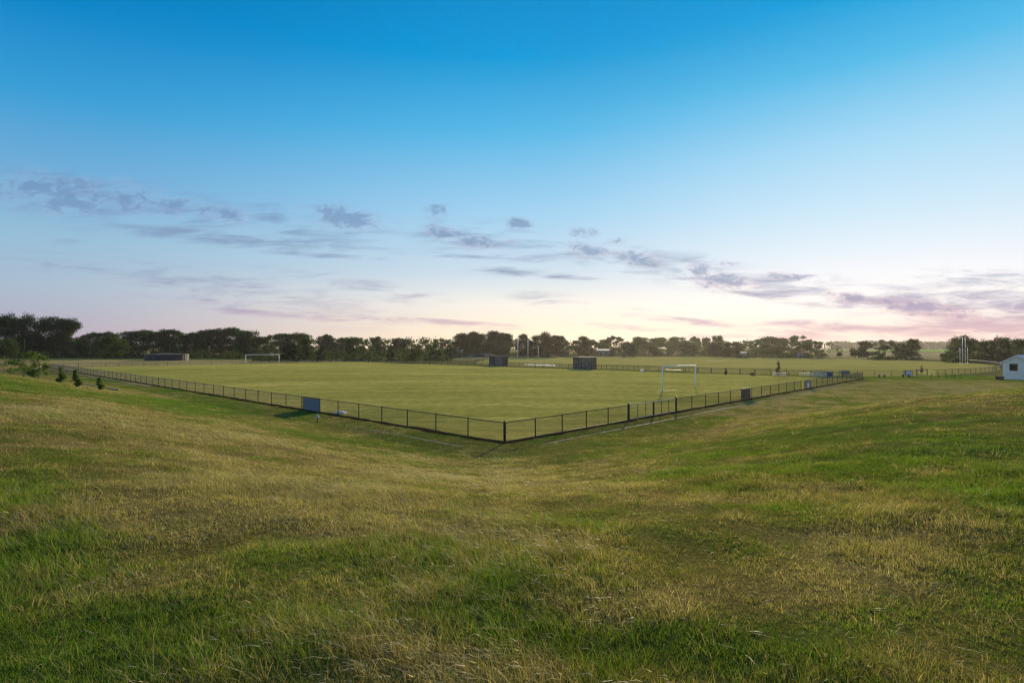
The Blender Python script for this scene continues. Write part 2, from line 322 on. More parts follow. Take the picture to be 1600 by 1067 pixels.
# far paddocks
sheet('green_paddock', [(470, 560, 0), (470, 1100, 0), (1250, 1100, 0), (700, 560, 0)], .03, ground_mat('green_crop', False, (.14, .34, .03), None, .2))
sheet('dry_paddock', [(150, 270, 0), (200, 555, 0), (900, 555, 0), (560, 300, 0), (180, 200, 0)], .025, ground_mat('dry_grass', False, (.33, .26, .12), [(.1, (.02, .3, 1), .12)], .25))
sheet('dry_verge', [at(60, 573)[:], at(60, 562.5)[:], at(330, 562.3)[:], at(560, 563.6)[:], at(548, 564.9)[:], at(300, 570.6)[:], at(76, 575.9)[:]], .02, ground_mat('dry_verge_grass', False, (.36, .28, .11), [(0, (.03, .6, 1), .2)], .3))
sheet('dark_lawn', [at(-60, 562)[:], at(-60, 556)[:], at(420, 556)[:], at(620, 560)[:], at(560, 563.4)[:], at(330, 562)[:]], .016, ground_mat('rough_lawn', False, (.085, .11, .03), None, .3))  # rough grass in a darker green around the left trees
# bare soil strips under the two near fences, worn paths and drain
def strip(name, a0, b0, a1, b1, half, z, m, n=60, wob=.1):
    V = []; T = []
    d = (pp(a1, b1) - pp(a0, b0)).normalized(); nrm = Vector((-d.y, d.x, 0))
    for i in range(n + 1):
        p = pp(a0 + (a1 - a0) * i / n, b0 + (b1 - b0) * i / n)
        for s_ in (-1, 1):
            q = p + nrm * s_ * (half + wob * (random.random() - .5) * 2); V.append((q.x, q.y, float(height(q.x, q.y)) + z))
    T = [(2 * i, 2 * i + 1, 2 * i + 3, 2 * i + 2) for i in range(n)]
    return tag(link_mesh(name, np_mesh(name, np.array(V), np.array(T)), None, m), kind='structure')
strip('soil_strip', -.3, -.05, LEN, -.05, .34, .022, M_SOIL, 200, .16)
strip('soil_strip', -.05, -.4, -.05, WID, .30, .026, M_SOIL, 120, .14)
M_PATH = mat('worn_path', (.25, .18, .10), .95, 0, .25, 1.2)
strip('worn_path', 62, -1.0, LEN + 10, -1.0, .24, .03, M_PATH, 80, .2)
strip('drain_strip', .8, -2.3, 12, -2.3, .075, .012, M_CONC, 30, .03)
strip('drain_strip', -1.75, 1.0, -1.75, 58, .075, .012, M_CONC, 90, .03)
# little kerb slabs by the saplings on the left slope
kk = MB()
pa_, pb_ = hit(128, 601), hit(182, 610)
for i in range(5):
    c = pa_.lerp(pb_, (i + .5) / 5); d = (pb_ - pa_).normalized(); mx = (pb_ - pa_).length / 5
    kk.box((c.x, c.y, float(height(c.x, c.y)) + .05), (mx - .03, .3, .14), d, d.cross(Vector((0, 0, 1))).normalized(), Vector((0, 0, 1)))
tag(kk.build('kerb_edging', M_CONC), 'line of pale concrete edging between the saplings and the left fence', 'edging')

# ------------------------------------------------------------------ fences
PAN_W = 1.0
def panel_mesh(w, z0, z1, pitch_, rad):     # diamond wire netting: two families of thin prisms
    V = []; T = []; h = z1 - z0
    for s_ in (1, -1):
        c = -h if s_ > 0 else 0.
        e = w if s_ > 0 else w + h
        k = c
        while k < e:
            k += pitch_ * 1.414
            # line x = k + s*(z-z0)
            zs = [z0, z1]; pts = []
            for zz in zs: pts.append([k + s_ * (zz - z0), zz])
            # clip to 0..w
            (xa, za), (xb, zb) = pts
            if xa > xb: xa, za, xb, zb = xb, zb, xa, za
            if xb <= 0 or xa >= w: continue
            if xa < 0: za += (0 - xa) * (zb - za) / (xb - xa); xa = 0
            if xb > w: zb = za + (w - xa) * (zb - za) / (xb - xa); xb = w
            if xb - xa < .03: continue
            n = len(V); dx, dz = xb - xa, zb - za; l = math.hypot(dx, dz); nx_, nz_ = -dz / l * rad, dx / l * rad; o_ = .0016 * s_
            for (xx, zz) in ((xa, za), (xb, zb)): V += [(xx + nx_, o_, zz + nz_), (xx - nx_, o_ + rad * .9, zz - nz_), (xx - nx_ * .2, o_ - rad, zz - nz_ * .2)]
            T += [(n, n + 1, n + 4, n + 3), (n + 1, n + 2, n + 5, n + 4), (n + 2, n, n + 3, n + 5)]
    return np_mesh('wire_netting', np.array(V), np.array(T))
NET_NEAR = panel_mesh(2.87, .06, 1.08, .062, .0034); NET_NEAR.materials.append(M_WIRE)
NET_RIGHT = panel_mesh(2.53, .06, 1.08, .062, .0032); NET_RIGHT.materials.append(M_WIRE)
NET_FAR = panel_mesh(2.87, .06, 1.0, .10, .004); NET_FAR.materials.append(M_WIRE)
def post_mesh(h, r):
    mb = MB().tube([(0, 0, -.15), (0, 0, h)], r, 8); mb.tube([(0, 0, h), (0, 0, h + .02), (0, 0, h + .035)], [r * 1.15, r * 1.05, r * .4], 8)
    me = bpy.data.meshes.new('post'); me.from_pydata([tuple(v) for v in mb.v], [], mb.f); me.update(); me.materials.append(M_BLACK); return me
POST, POST_FAT, POST_FAR = post_mesh(1.08, .034), post_mesh(1.14, .06), post_mesh(1.0, .04)
def put(name, me, parent, loc, rz=0.):
    o = bpy.data.objects.new(name, me); COL.objects.link(o); o.parent = parent; o.location = loc; o.rotation_euler = (0, 0, rz); return o
def fence_run(p0, p1, label, posts, net, net_w, pm, height_=1.06, rail_m=M_BLACK, first_fat=False, skip_net=()):
    d = (p1 - p0); Ln = d.length; d.normalize(); rz = math.atan2(d.y, d.x)
    f = thing('chain_link_fence', p0, label, 'fence', 'black chain-link fences round the playing fields')
    segs = posts
    for i, s in enumerate(segs): put('post', POST_FAT if (first_fat and i == 0) else pm, f, d * s, rz)
    for s0, s1 in zip(segs[:-1], segs[1:]):
        if s1 - s0 > net_w * 1.3 or (s0, s1) in skip_net: continue
        o = put('wire_netting', net, f, d * (s0 + .015), rz); o.scale.x = (s1 - s0 - .03) / net_w
    return f, d
# left fence of the pitch: 54 posts
n_ab = 54; sAB = [LEN * i / n_ab for i in range(n_ab + 1)]
fAB, dAB = fence_run(pp(0, 0), pp(LEN, 0), 'long black chain-link fence running from the near corner post away to the left', sAB, NET_NEAR, 2.87, POST, first_fat=True)
MB().tube([dAB * .0 + Vector((0, 0, 1.06)), dAB * LEN + Vector((0, 0, 1.06))], .024, 8).build('top_rail', M_BLACK, fAB)
MB().tube([dAB * .0 + Vector((0, 0, .06)), dAB * LEN + Vector((0, 0, .06))], .007, 5).build('bottom_wire', M_WIRE, fAB)
# right fence of the pitch, in three runs around the double gate and the walk-through gap
GATE0, GATE1, GAP0, GAP1 = 12.26, 19.18, 50.5, 51.75
def right_run(b0, b1, n, label, m_rail):
    ss_ = [(b1 - b0) * i / n for i in range(n + 1)]
    f, d = fence_run(pp(0, b0), pp(0, b1), label, ss_, NET_RIGHT, 2.53, POST)
    L_ = b1 - b0
    MB().tube([d * .05 + Vector((0, 0, 1.06)), d * (L_ - .0) + Vector((0, 0, 1.06))], .024, 8).build('top_rail', m_rail, f)
    MB().tube([d * .05 + Vector((0, 0, .07)), d * L_ + Vector((0, 0, .07))], .016, 6).build('bottom_rail', m_rail, f)
right_run(.07, GATE0 - .08, 5, 'short black chain-link fence between the near corner post and the double gate', M_BLACK)
right_run(GATE1 + .08, GAP0, 12, 'black chain-link fence between the double gate and the walk-through gap, dark board hung on it', M_BLACK)
right_run(GAP1, WID, 12, 'black chain-link fence beyond the walk-through gap, ending at the far right corner', M_BLACK)
sBC = [WID * i / 29 for i in range(30)]
fBC, dBC = fence_run(pp(LEN, 0), pp(LEN, WID), 'black chain-link fence along the far left end of the pitch behind the far goal', sBC, NET_FAR, 2.87, POST_FAR)
MB().tube([Vector((0, 0, 1.0)), dBC * WID + Vector((0, 0, 1.0))], .028, 6).build('top_rail', M_BLACK, fBC)
sDC = [LEN * i / 56 for i in range(57)]
fDC, dDC = fence_run(pp(0, WID), pp(LEN, WID), 'long black chain-link fence along the far side of the pitch behind the two dugouts', sDC, NET_FAR, 2.87, POST_FAR)
MB().tube([Vector((0, 0, 1.0)), dDC * LEN + Vector((0, 0, 1.0))], .028, 6).build('top_rail', M_BLACK, fDC)
# oval boundary fence
def resample(pts, step, closed=True):
    P_ = [Vector(p) for p in pts] + ([Vector(pts[0])] if closed else []); out = [P_[0].copy()]; need = step
    for a, b in zip(P_[:-1], P_[1:]):
        L_ = (b - a).length; t = need
        while t <= L_: out.append(a.lerp(b, t / L_)); t += step
        need = t - L_
    return out
def chaikin(pts, k=2):
    for _ in range(k):
        o = []
        for a, b in zip(pts, pts[1:] + pts[:1]): o += [a.lerp(b, .25), a.lerp(b, .75)]
        pts = o
    return pts
ring = resample(chaikin(oval), 2.8)
fo = thing('oval_fence', at(1420, 588), 'low black fence ringing the far oval, sunlight painted pale on its right-hand top rail', 'fence', 'black chain-link fences round the playing fields')
off = at(1420, 588)
gaps = [(1427, 1431), (1449.5, 1454.5)]
def in_gap(p):
    px = 800 + F * p.x / p.y; py = HZ + F * CAMZ / p.y
    return py > 583 and any(a < px < b for a, b in gaps)
dist_o = sorted(range(len(ring)), key=lambda i: ring[i].length); top = set(dist_o[:95]); rest = MB(); nets = 0
for i, p in enumerate(ring):
    if i in top and not in_gap(p): put('post', POST_FAR, fo, p - off)
    elif i not in top: rest.tube([p - off + Vector((0, 0, -.1)), p - off + Vector((0, 0, 1.0))], .04, 5)
for i in dist_o[:48]:
    p, q = ring[i], ring[(i + 1) % len(ring)]
    if in_gap(p) or in_gap(q) or in_gap(p.lerp(q, .5)): continue
    o = put('wire_netting', NET_FAR, fo, p - off, math.atan2(q.y - p.y, q.x - p.x)); o.scale.x = (q - p).length / 2.87; nets += 1
tag(rest.build('distant_posts', M_BLACK, fo), kind='stuff')
fine = resample(chaikin(oval), .9); runs = []; cur = None
for p in fine:
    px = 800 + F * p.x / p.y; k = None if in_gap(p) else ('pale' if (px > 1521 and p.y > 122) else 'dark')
    if k != cur:
        if k: runs.append((k, ([runs[-1][1][-1]] if (cur and runs) else [])))
        cur = k
    if k: runs[-1][1].append(p - off + Vector((0, 0, 1.0)))
runs[-1][1].append(fine[0] - off + Vector((0, 0, 1.0)))
for k, pts in runs:
    if len(pts) < 2: continue
    o = MB().tube(pts, .026 if k == 'pale' else .028, 6).build('top_rail', M_WHITE if k == 'pale' else M_BLACK, fo)  # the white stretch is sunlight on the rail put into its colour
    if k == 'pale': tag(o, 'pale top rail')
# double gate
gp = pp(0, GATE0); dR = Vector((ER[0], ER[1], 0)); gz = math.atan2(dR.y, dR.x)
gate = thing('double_gate', gp, 'black two-leaf vehicle gate with slim uprights and pale rails in the right fence', 'gate')
GL = GATE1 - GATE0
for s in (0, GL): put('gate_post', post_mesh(1.2, .065), gate, dR * s)
for k in range(2):
    a, b = (.09, GL / 2 - .03) if k == 0 else (GL / 2 + .03, GL - .09)
    lf_ = MB()
    for s in (a + .03, a + (b - a) / 3, a + (b - a) * 2 / 3, b - .03): lf_.tube([dR * s + Vector((0, 0, .1)), dR * s + Vector((0, 0, 1.08))], .05 if (k == 0 and s > b - .1) else .022, 7)
    leaf = lf_.build('gate_leaf', M_BLACK, gate)
    MB().tube([dR * a + Vector((0, 0, 1.08)), dR * b + Vector((0, 0, 1.08))], .026, 8).build('top_rail', M_GALV, leaf)
    MB().tube([dR * a + Vector((0, 0, .1)), dR * b + Vector((0, 0, .1))], .026, 8).build('bottom_rail', M_GALV, leaf)
    o = put('wire_netting', NET_RIGHT, leaf, dR * (a + .02), gz); o.scale.x = (b - a - .04) / 2.53
# boards and banners hung on fences (each a slim framed board)
def board(name, p0, p1, z0, z1, face, label, cat, bm=None, group=None, out=-.05, extra=None):
    d = (p1 - p0); w = d.length; d.normalize(); n = Vector((d.y, -d.x, 0)); 
    if n.dot(-p0) < 0: n = -n
    t = thing(name, p0, label, cat, group)
    c = d * w / 2 + n * (-out)
    MB().box(c + Vector((0, 0, (z0 + z1) / 2)), (w - .08, .02, z1 - z0 - .08), d, n).build('sheet', face, t)
    fr = MB()
    for z in (z0, z1): fr.box(c + Vector((0, 0, z)), (w, .035, .05), d, n)
    for e in (-1, 1): fr.box(c + d * e * (w / 2 - .02) + Vector((0, 0, (z0 + z1) / 2)), (.045, .03, z1 - z0 - .05), d, n)
    fr.build('frame', bm or M_BLACK, t)
    if extra: extra(t, c, d, n, w)
    return t
M_BB = mat('blue_grey_board', (.15, .18, .26), .5, 0, .1, 2)
board('notice_board', pp(22.62, 0), pp(19.84, 0), .04, 1.02, M_BB, 'plain blue-grey board filling one panel of the long left fence', 'board')
board('fence_board', pp(0, 32.2), pp(0, 34.35), .02, 1.1, mat('black_board', (.014, .012, .018), .6), 'plain black board filling one panel of the right fence', 'board')
def sticker(t, c, d, n, w):
    MB().box(c + d * (w * .12) + n * .02 + Vector((0, 0, .42)), (w * .34, .012, .5), d, n).build('white_patch', M_WHITE, t)
board('fence_sign', pp(0, 52.0), pp(0, 53.6), .15, 1.0, mat('blue_sign', (.08, .15, .36), .45), 'small blue sign with a white patch beside the walk-through gap', 'sign', None, None, -.05, sticker)
M_BLUE = mat('blue_sheet', (.075, .105, .21), .5)
dM = (pp(0, WID) - pp(LEN, WID)).normalized()
def board_px(name, x0, x1, ybase, z0, z1, m, label, cat):
    p0, p1 = at(x0, ybase), at(x1, ybase + .15); return board(name, p0, p1, z0, z1, m, label, cat)
M_CREAM = mat('cream_sheet', (.62, .58, .46), .6, 0, .12, 1.2)
board_px('banner', 1271.5, 1292, 589.3, .1, 1.02, M_CREAM, 'cream banner stretched on the fence beside the blue bin', 'banner')
board_px('blue_sign', 1314, 1327.5, 588.6, .38, 1.0, M_BLUE, 'wide blue panel on the fence near the far right corner of the pitch', 'sign')
board_px('pale_banner', 1411.5, 1425.5, 587.7, .12, .92, mat('pale_blue_sheet', (.42, .50, .62), .5, 0, .25, .6), 'pale blue-white banner on the oval fence just left of the person', 'banner')
bin_ = thing('wheelie_bin', at(1296.5, 589.4), 'dark blue bin between the cream banner and the fence post', 'bin')
MB().slab([(-.36, -.3, .08), (.36, -.3, .08), (.36, .3, .08), (-.36, .3, .08)], (0, 0, .86)).build('body', mat('blue_bin', (.035, .07, .17), .45), bin_)
MB().slab([(-.4, -.34, .94), (.4, -.34, .94), (.4, .34, .98), (-.4, .34, .98)], (0, 0, .06)).build('lid', mat('blue_bin_lid', (.03, .055, .13), .45), bin_)
for s in (-.28, .28): MB().tube([(s - .05, .33, .1), (s + .05, .33, .1)], .1, 10).build('wheel', M_BLACK, bin_)
# person gate frame on the oval fence
pg = thing('walk_gate', at(1432, 586.5), 'black framed gate in the oval fence that the person stands behind', 'gate')
e1 = at(1448.8, 586.3) - at(1432, 586.5); dd = e1.normalized()
for s in (0, e1.length): MB().tube([dd * s + Vector((0, 0, -.1)), dd * s + Vector((0, 0, 1.12))], .055, 8).build('gate_post', M_BLACK, pg)
MB().tube([Vector((0, 0, 1.0)), e1 + Vector((0, 0, 1.0))], .032, 8).build('top_rail', M_BLACK, pg)
MB().tube([Vector((0, 0, .1)), e1 + Vector((0, 0, .1))], .03, 8).build('bottom_rail', M_BLACK, pg)
# low rail barrier on the right
for (x0, x1, yb, lab) in ((1455, 1478.5, 591.2, 'left low black pipe rail on the grass beyond the person'), (1487.5, 1501.5, 591.4, 'right low black pipe rail on the grass before the twin tall goal posts')):
    p0, p1 = at(x0, yb), at(x1, yb); br = thing('pipe_rail', p0, lab, 'rail'); v = p1 - p0
    for s in (0, .33, 1) if x0 > 1480 else (0, .5, 1): MB().tube([v * s + Vector((0, 0, -.1)), v * s + Vector((0, 0, .82))], .035, 7).build('post', M_BLACK, br)
    MB().tube([Vector((0, 0, .82)), v + Vector((0, 0, .82))], .03, 7).build('top_rail', M_GALV if x0 > 1480 else M_BLACK, br)

# ------------------------------------------------------------------ goals, posts, dugouts
def soccer_goal(b0, b1, label, r, back):
    t = thing('soccer_goal', b0, label, 'goal', 'white soccer goals on the pitch'); v = b1 - b0; d = v.normalized()
    for s in (0, 1): MB().tube([v * s + Vector((0, 0, -.3)), v * s + Vector((0, 0, 2.72))], r, 12).build('goal_post', M_WHITE, t, True)
    MB().tube([d * -r + Vector((0, 0, 2.72)), v + d * r + Vector((0, 0, 2.72))], r, 12).build('crossbar', M_WHITE, t, True)
ga0, ga1 = at(1035, 611.5), at(1086.5, 606.3)
ga0.z = pz(*pitch_ab(ga0.x, ga0.y)); ga1.z = pz(*pitch_ab(ga1.x, ga1.y)); ga0 = at(1035, 611.5, ga0.z); ga1 = at(1086.5, 606.3, ga1.z)
soccer_goal(ga0, ga1, 'white soccer goal without a net near the right fence', .075, Vector((EL[0], EL[1], 0)) * -1)
gb0, gb1 = at(384, 569, .2), at(436, 568.2, .2)
soccer_goal(gb0, gb1, 'small distant white soccer goal before the dark trees at the far left end', .085, Vector((EL[0], EL[1], 0)))
def field_line(p0, p1, w, z, name):
    d = (p1 - p0).normalized(); n = Vector((-d.y, d.x, 0)) * w / 2
    o = MB().poly([p0 - n + Vector((0, 0, z)), p1 - n + Vector((0, 0, z)), p1 + n + Vector((0, 0, z)), p0 + n + Vector((0, 0, z))]).build(name, mat('line_paint', (.62, .64, .5), .8, 0, .3, 2)); return tag(o, kind='structure')
gd = (ga1 - ga0).normalized()
field_line(ga0 - gd * 1.0, ga0 + gd * 3.2, .1, .012, 'goal_line')
field_line(at(1104, 563.6), at(1136, 563.7), 1.0, .03, 'oval_line')
M_PITCHSTRIP = mat('cricket_strip', (.42, .42, .24), .5, 0, .15, .6)
o = MB().poly([at(818, 570.3)[:2] + (.03,), at(868, 572.2)[:2] + (.03,), at(866, 569.4)[:2] + (.03,), at(822, 568.2)[:2] + (.03,)]).build('cricket_strip', M_PITCHSTRIP); tag(o, kind='structure')
def tall_posts(lst, rads, which, grp):
    for (px, yt, yb, r, word) in lst:
        p = at(px, yb); h = CAMZ + (HZ - yt) / F * p.y
        t = thing('football_post', p, word, 'goal post', grp)
        MB().tube([(0, 0, -.3), (0, 0, h * .5), (0, 0, h)], [r, r, r * .85], 10).build('pole', M_WHITE, t, True)
        MB().tube([(0, 0, -.2), (0, 0, .12)], r * 1.5, 10).build('sleeve', M_GALV, t, True)
tall_posts([(792, 542, 557, .11, 'short white side post rising above the left dugout'), (809.2, 532.3, 559.5, .13, 'tall white goal post next to the left dugout, left of the tall pair'), (825, 531, 559.2, .13, 'tall white goal post before the round trees, right of its tall pair'), (841, 540, 559, .11, 'short white side post furthest right of the distant left set')], None, '', 'white football posts at the left end of the oval')
tall_posts([(1500, 544, 568, .06, 'short white side post left of the twin tall posts near the shed'), (1503.9, 526.8, 568.6, .065, 'left twin of the tall white posts before the dense right trees'), (1508.2, 526.6, 568.2, .065, 'right twin of the tall white posts before the dense right trees'), (1511.7, 543, 567.6, .06, 'short white side post right of the twin tall posts near the shed')], None, '', 'white football posts at the right end of the oval')
dS = Vector((-EL[0], -EL[1], 0)); dIn = Vector((ER[0], ER[1], 0))     # along the far side (to the right), and away from the pitch
def dugout(p, w, depth, h, label):
    t = thing('dugout', p, label, 'dugout', 'dark dugouts on the far side of the pitch'); Z = Vector((0, 0, 1))
    ctr = dS * w / 2
    bw = MB(); bw.box(ctr + dIn * (depth - .03) + Z * (h / 2), (w - .12, .05, h - .16), dS, dIn); bk = bw.build('back_wall', M_PANE, t)
    fr = MB()
    fr.box(dS * .03 + dIn * .03 + Z * (h / 2), (.11, .09, h - .02), dS, dIn); fr.box(dS * (w - .03) + dIn * .03 + Z * (h / 2), (.11, .09, h - .02), dS, dIn)
    for i in range(6): fr.box(dS * (.08 + (w - .16) * i / 5) + dIn * (depth - .10) + Z * (h / 2), (.06, .05, h - .2), dS, dIn)
    for z in (.12, h * .5, h - .12): fr.box(ctr + dIn * (depth - .14) + Z * z, (w - .16, .03, .06), dS, dIn)
    fr.build('frame', M_DARK, bk)
    for s in (0, 1): MB().box(dS * (.03 if s == 0 else w - .03) + dIn * depth / 2 + Z * (h / 2), (.06, depth, h), dS, dIn).build('side_wall', M_PANE if s == 0 else M_DARK, t)
    MB().box(ctr + dIn * (depth / 2 - .08) + Z * (h + .045), (w + .16, depth + .36, .09), dS, dIn).build('roof', mat('dugout_roof', (.20, .19, .165), .5), t)
    b = MB().box(ctr + dIn * (depth - .55) + Z * .45, (w - .25, .42, .06), dS, dIn)
    be = b.build('bench', M_DARK, t)
    for s in (.2, .5, .8): MB().box(dS * w * s + dIn * (depth - .55) + Z * .22, (.06, .36, .40), dS, dIn).build('bench_leg', M_DARK, be)
    MB().box(ctr + dIn * .12 + Z * .07, (w - .14, .22, .14), dS, dIn).build('front_kerb', M_WEATHER, t)
d0 = at(895.5, 576.6); dugout(d0, 5.2, 1.9, 2.72, 'dark open-fronted dugout beyond the pitch, right-hand and larger-looking of the pair')
d1 = at(764.5, 571.7); dugout(d1, 5.2, 1.9, 2.72, 'dark open-fronted dugout before the dense dark trees, farther of the pair')

# ------------------------------------------------------------------ furniture between the fields and along the right
def slab_bench(p0, p1, top, label, name, cat, m, legm, depth=.7, seats=False):
    v = p1 - p0; d = v.normalized(); n = Vector((-d.y, d.x, 0)); t = thing(name, p0, label, cat); w = v.length
    MB().box(v * .5 + Vector((0, 0, top)), (w, depth, .07), d, n).build('tabletop' if seats else 'seat', m, t)
    for s in (.15, .85): MB().box(v * s + Vector((0, 0, top / 2 - .02)), (.09, depth * .7, top - .05), d, n).build('leg', legm, t)
    if seats:
        for e in (-1, 1): MB().box(v * .5 + n * e * (depth / 2 + .35) + Vector((0, 0, .44)), (w, .28, .05), d, n).build('seat', m, t)
slab_bench(at(1207, 589.6), at(1228.5, 590), .76, 'pale picnic table under the tallest sapling by the far fence', 'picnic_table', 'table', M_CREAM, M_WEATHER, .8, True)
slab_bench(at(1249, 590.2), at(1271, 590.6), .76, 'pale picnic table next to the cream banner', 'picnic_table', 'table', M_CREAM, M_WEATHER, .8, True)
slab_bench(at(1040, 581.3), at(1064, 582.2), .5, 'long pale bench seen through the near soccer goal', 'bench', 'bench', M_CREAM, M_WEATHER, .4)
slab_bench(at(1372, 589.6), at(1383.5, 589.6), .48, 'low weathered bench by the oval fence, left of the other bench', 'bench', 'bench', M_WEATHER, M_BLACK, .4)
slab_bench(at(1409, 589.4), at(1421.5, 589.3), .48, 'low weathered bench under the pale blue-white banner', 'bench', 'bench', M_WEATHER, M_BLACK, .4)
M_RUST = mat('orange_stake', (.45, .17, .05), .7)
for px, lab in ((1036.6, 'orange stake by the left post of the near soccer goal'), (1077, 'orange stake framed inside the near soccer goal')):
    p = at(px, 583.2); mb = MB().tube([(0, 0, -.1), (0, 0, .8), (0, 0, .9)], [.05, .05, .02], 7).box((0, 0, .8), (.11, .11, .06)); o = mb.build('stake', M_RUST); o.location = p; tag(o, lab, 'stake')
wb = MB().tube([(0, 0, 0), (0, 0, .05), (0, 0, .42), (0, 0, .5)], [.24, .30, .34, .3], 12).box((0, 0, .53), (.3, .08, .04)).build('white_tub', M_WHITE); wb.location = at(1003, 581.2); tag(wb, 'small white object on the ground right of the nearer dugout', 'tub')
sl = MB().slab([(-.42, -.26, .0), (.38, -.28, .0), (.45, .2, .0), (-.36, .26, .0)], (0, 0, .10)).box((.0, 0, .12), (.5, .22, .05)).build('white_cover', M_WHITE); q = pp(18.2, .75); sl.location = (q.x, q.y, .03); tag(sl, 'flat white cover lying inside the left fence beside the blue-grey board', 'cover')
mp_ = hit(496, 662); mk = thing('marker_stake', mp_, 'short dark stake with a grey cap standing in the grass below the blue-grey board', 'stake')
MB().tube([(0, 0, -.1), (0, 0, .42)], .022, 7).build('shaft', M_BLACK, mk)
MB().box((0, 0, .44), (.30, .12, .05)).box((0, 0, .53), (.14, .10, .13)).build('cap', mat('grey_plastic', (.36, .40, .46), .5), mk)
sp = at(69, 563.5); po = thing('marker_post', sp, 'slim dark post standing on the dry verge at the far left', 'post'); MB().tube([(0, 0, -.1), (0, 0, 2.3)], .09, 6).build('shaft', M_BLACK, po); MB().box((0, 0, 2.1), (.5, .08, .5)).build('plate', M_DARK, po)
wf = at(84, 558.6); af = thing('pole_frame', wf, 'pale A-shaped pole frame under the tallest left trees', 'frame')
hh = CAMZ + (HZ - 546) / F * wf.y; hh = max(hh, 3.6)
MB().tube([(-1.6, 0, 0), (-.2, 0, hh)], .12, 6).build('leg', M_WHITE, af); MB().tube([(2.9, .3, 0), (-.1, 0, hh - .05)], .12, 6).build('leg', M_WHITE, af); MB().tube([(-.2, 0, hh), (-.2, 2.6, hh)], .1, 6).build('crossbar', M_WHITE, af)
# water tank
tk = at(261, 563.6); R_ = 30.5 / F * tk.y; tank = thing('water_tank', tk * ((tk.length + R_) / tk.length), 'low wide dark steel water tank before the left trees', 'tank')
nn_ = 72; mb = MB(); hs = [0, 2.35]
for k in range(nn_):
    for z in hs: r_ = R_ + (.06 if k % 2 else 0); mb.v.append(Vector((math.cos(2 * math.pi * k / nn_) * r_, math.sin(2 * math.pi * k / nn_) * r_, z)))
for k in range(nn_): a, b = 2 * k, 2 * ((k + 1) % nn_); mb.f.append((a, b, b + 1, a + 1))
mb.build('wall', mat('tank_steel', (.018, .021, .03), .7, 0), tank)
mb = MB(); mb.v = [Vector((0, 0, 2.75))] + [Vector((math.cos(2 * math.pi * k / nn_) * (R_ + .12), math.sin(2 * math.pi * k / nn_) * (R_ + .12), 2.36)) for k in range(nn_)]
mb.f = [(0, 1 + k, 1 + (k + 1) % nn_) for k in range(nn_)]; mb.build('roof', mat('tank_roof', (.035, .038, .045), .8, 0), tank)
rim = MB().tube([(math.cos(2 * math.pi * k / nn_) * (R_ + .1), math.sin(2 * math.pi * k / nn_) * (R_ + .1), 2.34) for k in range(nn_ + 1)], .07, 5); rim.build('rim', M_DARK, tank)
# far buildings
def hut(px0, px1, yb, yt, yr, label, wall, roof, name='farm_building', depth=8., ridge=True):
    p0, p1 = at(px0, yb), at(px1, yb); t = thing(name, p0, label, 'building'); w = (p1 - p0).length; k = p0.y / F
    hw = CAMZ + (HZ - yt) * k; hr = CAMZ + (HZ - yr) * k
    MB().box((w / 2, depth / 2, hw / 2), (w, depth, hw)).build('wall', wall, t)
    MB().slab([(-.4, -.5, hw), (w + .4, -.5, hw), (w + .4, depth / 2, hr), (-.4, depth / 2, hr)], (0, 0, .15)).slab([(-.4, depth / 2 + .01, hr), (w + .4, depth / 2 + .01, hr), (w + .4, depth + .5, hw), (-.4, depth + .5, hw)], (0, 0, .15)).build('roof', roof, t)
    for i in range(2): MB().box((w * (.25 + .45 * i), -.02, hw * .5), (w * .14, .05, hw * .4)).build('window', M_DARK, t)
M_GW = mat('grey_wall', (.22, .22, .23), .8); M_WR = mat('white_roof', (.72, .72, .70), .5); M_GR = mat('grey_roof', (.17, .18, .2), .5)
hut(934, 953, 556.4, 547.2, 546.2, 'white-roofed building among the hazy trees right of the nearer dugout', M_GW, M_WR)
hut(712, 722, 557.5, 549, 546.5, 'small pale building at the left foot of the dense dark trees', mat('pale_wall', (.5, .52, .54), .8), M_GR)
hut(733, 764, 557.5, 554, 551.5, 'long low grey shed under the dense dark trees', M_GR, M_GR)
hut(1152.5, 1166.5, 558.6, 551.6, 550.2, 'long blue shed at the far edge of the oval', M_BLUE, mat('blue_roof_far', (.07, .11, .22), .5), 'blue_shed', 4.)
hut(1250.5, 1262.5, 559.6, 552.4, 550.8, 'boxy dark blue shed at the far edge of the oval under pale trees', mat('dull_blue_wall', (.05, .085, .19), .6), M_DARK, 'blue_shed', 4.)
hut(876, 889, 556.6, 549, 544.6, 'dark gabled shed among trees above the nearer dugout', M_DARK, mat('dull_roof', (.24, .22, .18), .6))
# white shed on the right
sh0 = at(1567, 592.3); gdv = Vector((.62, -.785, 0)).normalized(); dep = Vector((gdv.y * -1, gdv.x, 0)); SW, SD, SE, SR = 3.3, 5.2, 2.78, 3.78; Zv = Vector((0, 0, 1))
shed = thing('shed', sh0, 'white weatherboard shed with a blue gable roof and a dark square window', 'shed')
M_BOARD = mat('white_weatherboard', (.74, .73, .70), .6, 0, .08, 2)
w_ = MB(); 
nb_ = 16
for i in range(nb_):                        # lapped boards on the gable and the side walls
    z0, z1 = SE * i / nb_, SE * (i + 1) / nb_ + .012
    for (o0, dv, Lw, nv) in ((Vector(), gdv, SW, -dep), (gdv * SW, dep, SD, gdv), (dep * SD, gdv, SW, dep), (Vector(), dep, SD, -gdv)):
        c = o0 + dv * Lw / 2; tlt = .02
        a, b = o0, o0 + dv * Lw; w_.slab([a + nv * tlt + Zv * z0, b + nv * tlt + Zv * z0, b + nv * .004 + Zv * z1, a + nv * .004 + Zv * z1], -nv * .03)
